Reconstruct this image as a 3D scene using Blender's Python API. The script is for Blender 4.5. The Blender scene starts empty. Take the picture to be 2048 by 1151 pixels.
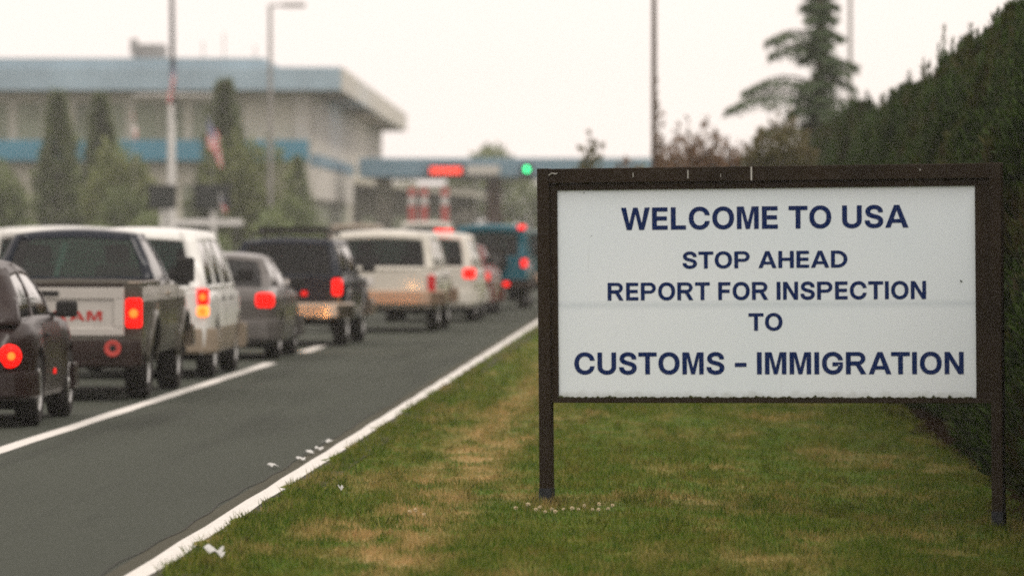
import bpy, bmesh, math, random
import numpy as np
from mathutils import Vector, Matrix
R = math.radians
scene = bpy.context.scene
col = scene.collection
random.seed(7)
rng = np.random.default_rng(7)

# ---------------------------------------------------------------- camera
cam_d = bpy.data.cameras.new('camera')
cam = bpy.data.objects.new('camera', cam_d)
col.objects.link(cam)
scene.camera = cam
cam.location = (0, 0, 1.75)
cam.rotation_euler = (R(90 - 0.5816), 0, R(1.7166))
cam_d.sensor_width = 36.0
cam_d.lens = 200.0
cam_d.clip_start = 0.5
cam_d.clip_end = 3000
cam_d.dof.use_dof = True
cam_d.dof.focus_distance = 36.6
cam_d.dof.aperture_fstop = 2.75

# ---------------------------------------------------------------- sky and sun
SUN_EL, SUN_AZ = 54.0, 130.0            # azimuth measured from +Y towards +X
world = bpy.data.worlds.new('World')
scene.world = world
world.use_nodes = True
wn = world.node_tree.nodes
wl = world.node_tree.links
bg = wn['Background']
sky = wn.new('ShaderNodeTexSky')
sky.sky_type = 'NISHITA'
sky.sun_disc = False
sky.sun_elevation = R(SUN_EL)
sky.sun_rotation = R(SUN_AZ)
sky.air_density = 1.0
sky.dust_density = 7.0
hs = wn.new('ShaderNodeHueSaturation')
hs.inputs['Saturation'].default_value = 0.12
tint = wn.new('ShaderNodeMix')
tint.data_type = 'RGBA'
tint.blend_type = 'MULTIPLY'
tint.inputs['Factor'].default_value = 1.0
tint.inputs['B'].default_value = (1.0, 0.965, 0.93, 1)
wl.new(sky.outputs['Color'], hs.inputs['Color'])
wl.new(hs.outputs['Color'], tint.inputs['A'])
# bright even overcast in front of the clear sky
veil = wn.new('ShaderNodeMix')
veil.data_type = 'RGBA'
veil.inputs['Factor'].default_value = 0.88
veil.inputs['B'].default_value = (8.7, 7.8, 7.25, 1)
wl.new(tint.outputs['Result'], veil.inputs['A'])
wl.new(veil.outputs['Result'], bg.inputs['Color'])
bg.inputs['Strength'].default_value = 0.15

sun_d = bpy.data.lights.new('sun', 'SUN')
sun_d.energy = 1.5
sun_d.angle = R(22)
sun_d.color = (1, 0.93, 0.84)
sun = bpy.data.objects.new('sun', sun_d)
col.objects.link(sun)
sun.location = (30, 60, 80)
_d = Vector((math.sin(R(SUN_AZ)) * math.cos(R(SUN_EL)), math.cos(R(SUN_AZ)) * math.cos(R(SUN_EL)), math.sin(R(SUN_EL))))
sun.rotation_euler = _d.to_track_quat('Z', 'Y').to_euler()

scene.view_settings.view_transform = 'Standard'
scene.view_settings.look = 'None'
scene.view_settings.exposure = 0.0
scene.view_settings.gamma = 1.0
scene.cycles.use_denoising = False       # leaves a fine grain like the film's
scene.cycles.use_adaptive_sampling = False
scene.cycles.filter_width = 1.85
scene.cycles.max_bounces = 7
scene.cycles.diffuse_bounces = 3
scene.cycles.glossy_bounces = 3
scene.cycles.transparent_max_bounces = 16
scene.cycles.transmission_bounces = 4
scene.cycles.volume_bounces = 1
scene.cycles.sample_clamp_indirect = 4.0

# ---------------------------------------------------------------- helpers: materials
def nodes_of(name):
    m = bpy.data.materials.new(name)
    m.use_nodes = True
    nt = m.node_tree
    return m, nt.nodes, nt.links, nt.nodes['Principled BSDF']


def mixrgb(n, l, fac, a, b, blend='MIX'):
    k = n.new('ShaderNodeMix')
    k.data_type = 'RGBA'
    k.blend_type = blend
    for sock, v in (('Factor', fac), ('A', a), ('B', b)):
        if hasattr(v, 'is_linked') or hasattr(v, 'links'):
            l.new(v, k.inputs[sock])
        elif sock == 'Factor':
            k.inputs[sock].default_value = v
        else:
            k.inputs[sock].default_value = (*v[:3], 1)
    return k.outputs['Result']


def noise(n, l, scale, detail=4, coord='Object', rough=0.55, stretch=None):
    tc = n.new('ShaderNodeTexCoord')
    t = n.new('ShaderNodeTexNoise')
    t.inputs['Scale'].default_value = scale
    t.inputs['Detail'].default_value = detail
    t.inputs['Roughness'].default_value = rough
    if stretch:
        mp = n.new('ShaderNodeMapping')
        mp.inputs['Scale'].default_value = stretch
        l.new(tc.outputs[coord], mp.inputs['Vector'])
        l.new(mp.outputs['Vector'], t.inputs['Vector'])
    else:
        l.new(tc.outputs[coord], t.inputs['Vector'])
    return t.outputs['Fac']


def ramp(n, l, src, lo, hi):
    r = n.new('ShaderNodeMapRange')
    r.inputs['From Min'].default_value = lo
    r.inputs['From Max'].default_value = hi
    l.new(src, r.inputs['Value'])
    return r.outputs['Result']


def math_node(n, l, op, a, b=0.0):
    k = n.new('ShaderNodeMath')
    k.operation = op
    for i, v in enumerate((a, b)):
        if hasattr(v, 'links'):
            l.new(v, k.inputs[i])
        else:
            k.inputs[i].default_value = v
    return k.outputs[0]


def pmat(name, c, rough=0.6, metal=0.0, var=0.12, scale=6.0, bump=0.0, coat=0.0, dirt=None, stretch=None, bscale=None, spec=0.22):
    m, n, l, p = nodes_of(name)
    lo = [x * (1 - var) for x in c]
    hi = [min(1, x * (1 + var)) for x in c]
    out = mixrgb(n, l, ramp(n, l, noise(n, l, scale, 5, stretch=stretch), 0.3, 0.7), lo, hi)
    if dirt:
        dcol, amt, dsc = dirt
        f = math_node(n, l, 'MULTIPLY', ramp(n, l, noise(n, l, dsc, 6, rough=0.65), 0.5, 0.75), amt)
        out = mixrgb(n, l, f, out, dcol)
    l.new(out, p.inputs['Base Color'])
    p.inputs['Roughness'].default_value = rough
    p.inputs['Metallic'].default_value = metal
    p.inputs['Specular IOR Level'].default_value = spec
    p.inputs['Coat Weight'].default_value = coat
    p.inputs['Coat Roughness'].default_value = 0.08
    if bump:
        b = n.new('ShaderNodeBump')
        b.inputs['Strength'].default_value = bump
        b.inputs['Distance'].default_value = 0.01
        l.new(noise(n, l, bscale or scale * 8, 4), b.inputs['Height'])
        l.new(b.outputs['Normal'], p.inputs['Normal'])
    return m


def emat(name, c, strength, base=None):
    m, n, l, p = nodes_of(name)
    p.inputs['Base Color'].default_value = (*(base or c), 1)
    p.inputs['Emission Color'].default_value = (*c, 1)
    p.inputs['Emission Strength'].default_value = strength
    p.inputs['Roughness'].default_value = 0.4
    p.inputs['Specular IOR Level'].default_value = 0.1
    return m


def glass(name, tintc, gl=0.12):
    m, n, l, p = nodes_of(name)
    n.remove(p)
    tr = n.new('ShaderNodeBsdfTransparent')
    tr.inputs['Color'].default_value = (*tintc, 1)
    g = n.new('ShaderNodeBsdfGlossy')
    g.inputs['Roughness'].default_value = 0.05
    g.inputs['Color'].default_value = (0.9, 0.9, 0.9, 1)
    fr = n.new('ShaderNodeFresnel')
    fr.inputs['IOR'].default_value = 1.5
    add = math_node(n, l, 'ADD', fr.outputs['Fac'], gl)
    mx = n.new('ShaderNodeMixShader')
    l.new(add, mx.inputs['Fac'])
    l.new(tr.outputs[0], mx.inputs[1])
    l.new(g.outputs[0], mx.inputs[2])
    l.new(mx.outputs[0], n['Material Output'].inputs['Surface'])
    return m


def leafmat(name, c1, c2, brown=None, bamt=0.3, bscale=1.2, trans=0.25):
    m, n, l, p = nodes_of(name)
    geo = n.new('ShaderNodeNewGeometry')
    oi = n.new('ShaderNodeObjectInfo')
    out = mixrgb(n, l, geo.outputs['Random Per Island'], c1, c2)
    if brown:
        f = ramp(n, l, noise(n, l, bscale, 3), 0.52, 0.68)
        f = math_node(n, l, 'MULTIPLY', f, bamt)
        out = mixrgb(n, l, f, out, brown)
    v = math_node(n, l, 'ADD', math_node(n, l, 'MULTIPLY', oi.outputs['Random'], 0.4), 0.8)
    hsv = n.new('ShaderNodeHueSaturation')
    l.new(v, hsv.inputs['Value'])
    l.new(out, hsv.inputs['Color'])
    out = hsv.outputs['Color']
    l.new(out, p.inputs['Base Color'])
    p.inputs['Roughness'].default_value = 0.65
    p.inputs['Specular IOR Level'].default_value = 0.25
    t = n.new('ShaderNodeBsdfTranslucent')
    l.new(out, t.inputs['Color'])
    mx = n.new('ShaderNodeMixShader')
    mx.inputs['Fac'].default_value = trans
    l.new(p.outputs[0], mx.inputs[1])
    l.new(t.outputs[0], mx.inputs[2])
    l.new(mx.outputs[0], n['Material Output'].inputs['Surface'])
    return m


# ---------------------------------------------------------------- helpers: objects
def link(o, parent=None):
    col.objects.link(o)
    if parent:
        o.parent = parent
    return o


def tag(o, label=None, cat=None, group=None, kind=None):
    if label: o['label'] = label
    if cat: o['category'] = cat
    if group: o['group'] = group
    if kind: o['kind'] = kind
    return o


def thing(name, label, cat, loc=(0, 0, 0), rz=0.0, group=None):
    o = bpy.data.objects.new(name, None)
    o.empty_display_size = 0.3
    o.location = loc
    o.rotation_euler = (0, 0, rz)
    link(o)
    return tag(o, label, cat, group)


def copy_tree(o, parent=None):
    c = o.copy()
    col.objects.link(c)
    c.parent = parent
    for ch in list(o.children):
        copy_tree(ch, c)
    return c


class MB:
    def __init__(self):
        self.v, self.f = [], []

    def add(self, vs, fs):
        k = len(self.v)
        self.v += [tuple(p) for p in vs]
        self.f += [tuple(i + k for i in q) for q in fs]
        return self

    def box(self, c, s, rot=None):
        vs = []
        for z in (-.5, .5):
            for x, y in ((-.5, -.5), (.5, -.5), (.5, .5), (-.5, .5)):
                p = Vector((x * s[0], y * s[1], z * s[2]))
                if rot is not None: p = rot @ p
                vs.append(p + Vector(c))
        return self.add(vs, [(3, 2, 1, 0), (4, 5, 6, 7), (0, 1, 5, 4), (1, 2, 6, 5), (2, 3, 7, 6), (3, 0, 4, 7)])

    def bx(self, x0, x1, y0, y1, z0, z1):
        return self.box(((x0 + x1) / 2, (y0 + y1) / 2, (z0 + z1) / 2), (x1 - x0, y1 - y0, z1 - z0))

    def tube(self, pts, rad, n=10, cap=True):
        pts = [Vector(p) for p in pts]
        if not hasattr(rad, '__len__'): rad = [rad] * len(pts)
        vs, fs = [], []
        up = None
        for i, p in enumerate(pts):
            d = (pts[min(i + 1, len(pts) - 1)] - pts[max(i - 1, 0)]).normalized()
            a = d.orthogonal().normalized() if up is None else (up - d * up.dot(d)).normalized()
            up = a
            b = d.cross(a)
            for k in range(n):
                t = 2 * math.pi * k / n
                vs.append(p + (a * math.cos(t) + b * math.sin(t)) * rad[i])
        for i in range(len(pts) - 1):
            for k in range(n):
                fs.append((i * n + k, i * n + (k + 1) % n, (i + 1) * n + (k + 1) % n, (i + 1) * n + k))
        if cap:
            fs.append(tuple(reversed(range(n))))
            fs.append(tuple((len(pts) - 1) * n + k for k in range(n)))
        return self.add(vs, fs)

    def lathe(self, prof, n=28, axis='x', c=(0, 0, 0)):
        # prof: (radius, offset along the axis)
        vs, fs = [], []
        for r, a in prof:
            for k in range(n):
                t = 2 * math.pi * k / n
                x, y, z = a, r * math.cos(t), r * math.sin(t)
                if axis == 'z': x, y, z = y, z, a
                if axis == 'y': x, y, z = y, a, z
                vs.append((x + c[0], y + c[1], z + c[2]))
        for i in range(len(prof) - 1):
            for k in range(n):
                fs.append((i * n + k, i * n + (k + 1) % n, (i + 1) * n + (k + 1) % n, (i + 1) * n + k))
        return self.add(vs, fs)

    def grid(self, fn, nu, nv):
        vs = [fn(i / nu, j / nv) for j in range(nv + 1) for i in range(nu + 1)]
        fs = [(j * (nu + 1) + i, j * (nu + 1) + i + 1, (j + 1) * (nu + 1) + i + 1, (j + 1) * (nu + 1) + i)
              for j in range(nv) for i in range(nu)]
        return self.add(vs, fs)

    def build(self, name, mat, parent=None, smooth=False, bevel=0.0, angle=38, loc=None, rot=None, segs=2):
        me = bpy.data.meshes.new(name)
        me.from_pydata(self.v, [], self.f)
        bm = bmesh.new()
        bm.from_mesh(me)
        bmesh.ops.remove_doubles(bm, verts=bm.verts, dist=1e-5)
        bmesh.ops.recalc_face_normals(bm, faces=bm.faces)
        bm.to_mesh(me)
        bm.free()
        if mat: me.materials.append(mat)
        if smooth:
            me.polygons.foreach_set('use_smooth', [True] * len(me.polygons))
            me.set_sharp_from_angle(angle=R(angle))
        o = bpy.data.objects.new(name, me)
        if bevel:
            b = o.modifiers.new('bevel', 'BEVEL')
            b.width = bevel
            b.segments = segs
            b.limit_method = 'ANGLE'
        link(o, parent)
        if loc: o.location = loc
        if rot: o.rotation_euler = rot
        return o


def np_mesh(name, verts, k, mat, parent=None, attr=None):
    """verts (N*k,3): N separate k-gons."""
    me = bpy.data.meshes.new(name)
    nv = len(verts)
    nf = nv // k
    me.vertices.add(nv)
    me.vertices.foreach_set('co', np.ascontiguousarray(verts, dtype=np.float32).ravel())
    me.loops.add(nv)
    me.loops.foreach_set('vertex_index', np.arange(nv, dtype=np.int32))
    me.polygons.add(nf)
    me.polygons.foreach_set('loop_start', np.arange(0, nv, k, dtype=np.int32))
    me.update(calc_edges=True)
    me.materials.append(mat)
    o = bpy.data.objects.new(name, me)
    link(o, parent)
    return o


def unit(a):
    return a / np.maximum(np.linalg.norm(a, axis=1, keepdims=True), 1e-6)


def leaves(p, d, ln, wd):
    """rhombus leaves: base points p, directions d, arrays of length and width"""
    d = unit(d)
    s = unit(np.cross(d, rng.normal(size=d.shape)))
    ln = np.broadcast_to(ln, (len(p),))[:, None]
    wd = np.broadcast_to(wd, (len(p),))[:, None]
    v = np.stack([p, p + d * ln * .45 + s * wd * .5, p + d * ln, p + d * ln * .45 - s * wd * .5], 1)
    return v.reshape(-1, 3)


# ---------------------------------------------------------------- materials
M = {}
M['frame'] = pmat('brown_painted_metal', (0.019, 0.012, 0.0065), 0.6, 0, 0.3, 3, 0.15, dirt=((0.05, 0.042, 0.03), 0.35, 14), spec=.12)
M['sleeve'] = pmat('dark_steel_sleeve', (0.02, 0.023, 0.028), 0.5, 0.3, 0.3, 20)
M['letter'] = pmat('navy_vinyl', (0.0015, 0.016, 0.095), 0.6, 0, 0.1, 20, spec=.1)
M['chip'] = pmat('bare_paint_chip', (0.45, 0.45, 0.42), 0.7)
M['moss'] = pmat('moss', (0.03, 0.035, 0.01), 0.95, 0, 0.4, 60)
M['rubber'] = pmat('tyre_rubber', (0.018, 0.016, 0.015), 0.8, 0, 0.2, 30)
M['alloy'] = pmat('wheel_metal', (0.45, 0.45, 0.44), 0.35, 0.8, 0.15, 20)
M['dark'] = pmat('dark_plastic', (0.018, 0.017, 0.017), 0.6, 0, 0.2, 20)
M['under'] = pmat('underbody_black', (0.008, 0.0075, 0.007), 0.9, 0, 0.2, 20)
M['chrome'] = pmat('chrome', (0.46, 0.38, 0.30), 0.2, 0.95, 0.05, 20)
M['seat'] = pmat('seat_cloth', (0.035, 0.035, 0.033), 0.9, 0, 0.2, 30)
M['plate'] = pmat('plate_white', (0.62, 0.6, 0.58), 0.5, 0, 0.1, 30)
M['glass'] = glass('tinted_glass', (0.36, 0.62, 0.52), 0.0)
M['dglass'] = glass('dark_glass', (0.08, 0.10, 0.10), -.015)
M['sglass'] = glass('side_glass', (0.30, 0.34, 0.33), 0.30)
M['tail'] = emat('tail_light_red', (1.0, 0.008, 0.006), 1.0, (0.15, 0.004, 0.004))
M['brake'] = emat('brake_light_red', (1.0, 0.006, 0.003), 2.0, (0.12, 0.002, 0.002))
M['dimtail'] = emat('dim_glow_red', (0.8, 0.02, 0.02), 0.25, (0.3, 0.01, 0.015))  # lens brightened by a weak glow of its own
M['bulb'] = emat('lamp_bulb', (1.0, 0.11, 0.012), 2.6)
M['amber'] = emat('amber_lamp', (1.0, 0.24, 0.03), 2.2)
M['head'] = emat('headlamp', (1.0, 0.40, 0.10), 60.0)
M['headoff'] = pmat('headlamp_off', (0.5, 0.5, 0.48), 0.15, 0.3)
M['redtext'] = pmat('red_letters', (0.42, 0.02, 0.015), 0.5)

# ================================================================ the setting
def strip(name, x0, x1, y0, y1, z, mat, nx=1, ny=1, kind='structure', edge=None):
    mb = MB()
    def fn(u, v):
        y = y0 + (y1 - y0) * v
        a, b = x0, x1
        if edge: a, b = edge(y, a, b)
        return (a + (b - a) * u, y, z)
    mb.grid(fn, nx, ny)
    o = mb.build(name, mat)
    return tag(o, kind=kind)


def gz(x, y):
    """height of the lawn"""
    t = np.clip((x + 0.9) / 3.0, 0, 1.3)
    e = np.clip((x + 2.62) / 0.5, 0, 1)
    return -0.03 * e - 0.115 * t * t * (3 - 2 * np.minimum(t, 1)) * np.clip(1.6 - y / 80, 0, 1) + 0.012 * np.sin(x * 2.1 + y * .35) * e


def asphalt(name, c, worn):
    m, n, l, p = nodes_of(name)
    a = noise(n, l, 1.2, 5, stretch=(1, .12, 1))
    b = noise(n, l, 90, 3)
    out = mixrgb(n, l, ramp(n, l, a, .3, .7), [x * .85 for x in c], [x * 1.15 for x in c])
    out = mixrgb(n, l, ramp(n, l, b, .35, .7), out, worn)
    # pale and dark stones
    st = noise(n, l, 34, 2, rough=.8)
    out = mixrgb(n, l, math_node(n, l, 'MULTIPLY', ramp(n, l, st, .60, .72), .5), out, [x * 1.9 for x in worn])
    out = mixrgb(n, l, math_node(n, l, 'MULTIPLY', ramp(n, l, st, .40, .30), .6), out, [x * .45 for x in c])
    # oil and rubber left by the wheels, in long streaks
    oil = ramp(n, l, noise(n, l, 1.7, 5, stretch=(1, .05, 1), rough=.6), .52, .70)
    out = mixrgb(n, l, math_node(n, l, 'MULTIPLY', oil, .5), out, [x * .6 for x in c])
    blot = ramp(n, l, noise(n, l, 2.4, 5, stretch=(1, .5, 1), rough=.7), .64, .74)
    out = mixrgb(n, l, math_node(n, l, 'MULTIPLY', blot, .45), out, [x * .5 for x in c])
    l.new(out, p.inputs['Base Color'])
    p.inputs['Roughness'].default_value = .9
    p.inputs['Specular IOR Level'].default_value = .12
    bu = n.new('ShaderNodeBump')
    bu.inputs['Strength'].default_value = .5
    bu.inputs['Distance'].default_value = .008
    l.new(b, bu.inputs['Height'])
    l.new(bu.outputs['Normal'], p.inputs['Normal'])
    return m


def paintmat(name, c):
    m, n, l, p = nodes_of(name)
    w = ramp(n, l, noise(n, l, 22, 6, rough=.7), .52, .66)
    w = math_node(n, l, 'MULTIPLY', w, .45)
    out = mixrgb(n, l, w, c, (.16, .155, .145))
    l.new(out, p.inputs['Base Color'])
    p.inputs['Roughness'].default_value = .8
    p.inputs['Specular IOR Level'].default_value = .1
    return m


def grassmat(name, k=1.0, island=True):
    """green lawn with a worn tan track along x = -1.6 and scattered dry patches"""
    m, n, l, p = nodes_of(name)
    tc = n.new('ShaderNodeTexCoord')
    sp = n.new('ShaderNodeSeparateXYZ')
    l.new(tc.outputs['Object'], sp.inputs[0])
    nz = noise(n, l, .55, 5, rough=.65, stretch=(1.3, .45, 1))
    nf = noise(n, l, 2.6, 4, rough=.6, stretch=(1.2, .5, 1))
    dx = math_node(n, l, 'ADD', sp.outputs[0], 1.62)
    dx = math_node(n, l, 'ADD', dx, math_node(n, l, 'MULTIPLY', math_node(n, l, 'SUBTRACT', nz, .5), 1.6))
    g = math_node(n, l, 'MULTIPLY', math_node(n, l, 'MULTIPLY', dx, dx), -12.0)
    g = math_node(n, l, 'MULTIPLY', math_node(n, l, 'EXPONENT', g), .9)
    # fades out on the greener ground close to the camera
    g = math_node(n, l, 'MULTIPLY', g, ramp(n, l, nf, .38, .60))
    pt = ramp(n, l, math_node(n, l, 'ADD', math_node(n, l, 'MULTIPLY', nz, .65), math_node(n, l, 'MULTIPLY', nf, .35)), .5, .66)
    pt = math_node(n, l, 'MULTIPLY', pt, .62)
    dry = math_node(n, l, 'MAXIMUM', g, pt)
    if island:
        geo = n.new('ShaderNodeNewGeometry')
        rnd = math_node(n, l, 'MULTIPLY', math_node(n, l, 'SUBTRACT', geo.outputs['Random Per Island'], .5), .55)
        dry = math_node(n, l, 'ADD', dry, rnd)
        gmix = geo.outputs['Random Per Island']
    else:
        gmix = noise(n, l, 30, 4)
    dry = ramp(n, l, dry, 0.0, 1.0)
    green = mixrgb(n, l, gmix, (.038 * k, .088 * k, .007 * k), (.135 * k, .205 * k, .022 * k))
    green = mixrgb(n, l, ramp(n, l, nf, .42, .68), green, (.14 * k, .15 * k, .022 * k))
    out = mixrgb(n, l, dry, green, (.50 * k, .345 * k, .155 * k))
    l.new(out, p.inputs['Base Color'])
    p.inputs['Roughness'].default_value = .8
    p.inputs['Specular IOR Level'].default_value = .03
    if island:
        t = n.new('ShaderNodeBsdfTranslucent')
        l.new(out, t.inputs['Color'])
        mx = n.new('ShaderNodeMixShader')
        mx.inputs['Fac'].default_value = .25
        l.new(p.outputs[0], mx.inputs[1])
        l.new(t.outputs[0], mx.inputs[2])
        l.new(mx.outputs[0], n['Material Output'].inputs['Surface'])
    return m


M['asphalt'] = asphalt('asphalt', (.032, .037, .029), (.066, .074, .058))
M['shoulder'] = asphalt('worn_asphalt', (.050, .049, .035), (.085, .082, .058))
M['paint'] = paintmat('road_paint', (.66, .64, .60))
M['field'] = pmat('far_ground', (.07, .075, .045), .9, 0, .3, .2)
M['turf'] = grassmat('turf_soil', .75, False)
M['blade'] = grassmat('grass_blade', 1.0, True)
M['soil'] = pmat('bark_mulch', (.020, .012, .007), .95, 0, .5, 9, .8, bscale=40, spec=.0)

M['joint'] = pmat('joint_tar', (.034, .035, .029), .9)
strip('ground', -250, 250, -35, 500, -.30, M['field'], 4, 4)
strip('road', -22, -2.93, -25, 330, 0.0, M['asphalt'], 1, 30)
strip('road_shoulder', -2.93, -2.45, -25, 330, 0.0, M['shoulder'], 1, 30)

def ragged(y, a, b):
    return a, b
strip('edge_line', -2.82, -2.69, -25, 300, .004, M['paint'], 1, 200,
      edge=lambda y, a, b: (a + .006 * math.sin(y * 1.7) + .004 * math.sin(y * 5.1), b + .008 * math.sin(y * 2.3 + 1) + .006 * math.sin(y * 6.3)))
strip('lane_line', -5.50, -5.34, -25, 74.8, .004, M['paint'], 1, 60,
      edge=lambda y, a, b: (a + .008 * math.sin(y * .9), b + .008 * math.sin(y * 1.3)))
strip('lane_dash', -5.52, -5.36, 81.5, 86.5, .004, M['paint'], 1, 6)
# sealed joint in the asphalt beside the edge line
strip('road_joint', -2.946, -2.934, -25, 60, .004, M['joint'], 1, 200,
      edge=lambda y, a, b: (a + .02 * math.sin(y * .8) + .012 * math.sin(y * 2.9), b + .02 * math.sin(y * .8) + .012 * math.sin(y * 2.9)))

# lawn: one sheet, finer near the road so that its edge is ragged
lx = np.concatenate([np.linspace(-2.64, -1.5, 14), np.linspace(-1.3, 4, 22), [6, 12, 40, 120, 240]])
ly = np.concatenate([np.linspace(-20, 24, 10), np.linspace(25, 70, 140), np.linspace(72, 130, 40), [150, 200, 300, 480]])
mb = MB()
vs = []
for y in ly:
    for i, x in enumerate(lx):
        xx = x + (.05 * math.sin(y * 1.1) + .05 * math.sin(y * 2.7 + .6) + .035 * math.sin(y * 7.1) + .02 * math.sin(y * 17.3) if i == 0 else 0)
        vs.append((xx, y, float(gz(xx, y)) + (.006 if i == 0 else 0)))
nx_ = len(lx)
mb.add(vs, [(j * nx_ + i, j * nx_ + i + 1, (j + 1) * nx_ + i + 1, (j + 1) * nx_ + i) for j in range(len(ly) - 1) for i in range(nx_ - 1)])
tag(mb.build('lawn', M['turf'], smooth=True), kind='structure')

# mulch bed under the hedge
mb = MB()
mb.grid(lambda u, v: (2.15 + .12 * math.sin(v * 90) * (1 - u) + u * 2.6, 26 + v * 100, float(gz(2.3 + u * 2.4, 26 + v * 100)) + .012 + .03 * math.sin(math.pi * min(1, u * 1.2))), 6, 120)
tag(mb.build('soil_bed', M['soil'], smooth=True), kind='structure')

# grass blades
def blades(N, ymin, ymax, hmin, hmax, wid):
    u = rng.random(N)
    y = 1 / ((1 / ymin) + u * (1 / ymax - 1 / ymin))
    xr = .062 * y + .35
    x = -2.66 + rng.random(N) * (np.minimum(xr, 2.35) + 2.66)
    edge = -2.64 + .05 * np.sin(y * 1.1) + .05 * np.sin(y * 2.7 + .6)
    clump = .5 + .5 * np.sin(x * 5.3 + 1.7 * np.sin(y * 1.9)) * np.sin(y * 2.3 + 1.3 * np.sin(x * 3.1))
    keep = (x > edge) & (rng.random(N) < .45 + .55 * clump)
    x, y, clump = x[keep], y[keep], clump[keep]
    n = len(x)
    z = gz(x, y)
    h = (hmin + (hmax - hmin) * rng.random(n) ** 1.6) * (.65 + .6 * clump)
    h = np.where(x < edge[keep] + .25, h * 1.35, h)
    a = rng.random(n) * 2 * np.pi
    lean = rng.random(n) * .9
    b = rng.random(n) * 2 * np.pi
    P = np.stack([x, y, z - .004], 1)
    s = np.stack([np.cos(a), np.sin(a), 0 * a], 1) * (wid * (.6 + .8 * rng.random(n)))[:, None]
    d = np.stack([np.cos(b) * lean, np.sin(b) * lean, np.ones(n)], 1)
    d = unit(d) * h[:, None]
    mid = P + d * .55 + np.array([0, 0, 1]) * (h * .08)[:, None]
    v = np.stack([P - s * .5, P + s * .5, mid + s * .38, P + d, mid - s * .38], 1)
    return v.reshape(-1, 3)
def tufts(N, per):
    out = []
    y = 1 / ((1 / 28.5) + rng.random(N) * (1 / 75 - 1 / 28.5))
    x = -2.62 + rng.random(N) ** 1.5 * 4.8
    edge_n = N // 5
    x[:edge_n] = -2.53 + rng.normal(size=edge_n) * .05
    extra = [(-.87, 36.86), (-.80, 36.9), (-.93, 36.92), (2.02, 35.95), (1.96, 36.0), (2.08, 35.97)] * 4
    x[-24:] = [e[0] + random.uniform(-.05, .05) for e in extra]
    y[-24:] = [e[1] + random.uniform(-.08, .08) for e in extra]
    cx = np.repeat(x, per) + rng.normal(size=N * per) * .028
    cy = np.repeat(y, per) + rng.normal(size=N * per) * .05
    n = N * per
    h = np.repeat(np.where(np.arange(N) < edge_n, rng.uniform(.04, .08, N), rng.uniform(.05, .11, N)), per) * rng.uniform(.5, 1.1, n)
    a = rng.random(n) * 6.283
    b = rng.random(n) * 6.283
    ln_ = rng.random(n) * .9 + .1
    P = np.stack([cx, cy, gz(cx, cy) - .004], 1)
    s = np.stack([np.cos(a), np.sin(a), 0 * a], 1) * .0055
    d = unit(np.stack([np.cos(b) * ln_, np.sin(b) * ln_, np.ones(n)], 1)) * h[:, None]
    mid = P + d * .55 + np.array([0, 0, 1]) * (h * .12)[:, None]
    return np.stack([P - s * .5, P + s * .5, mid + s * .38, P + d, mid - s * .38], 1).reshape(-1, 3)
gv = np.concatenate([blades(250000, 28.0, 60, .018, .066, .0055), blades(60000, 55, 120, .03, .07, .012), tufts(900, 26)])
tag(np_mesh('grass', gv, 5, M['blade']), 'short mown grass, green with tan dry patches, on the verge beside the road', 'grass', kind='stuff')
del gv

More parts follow.
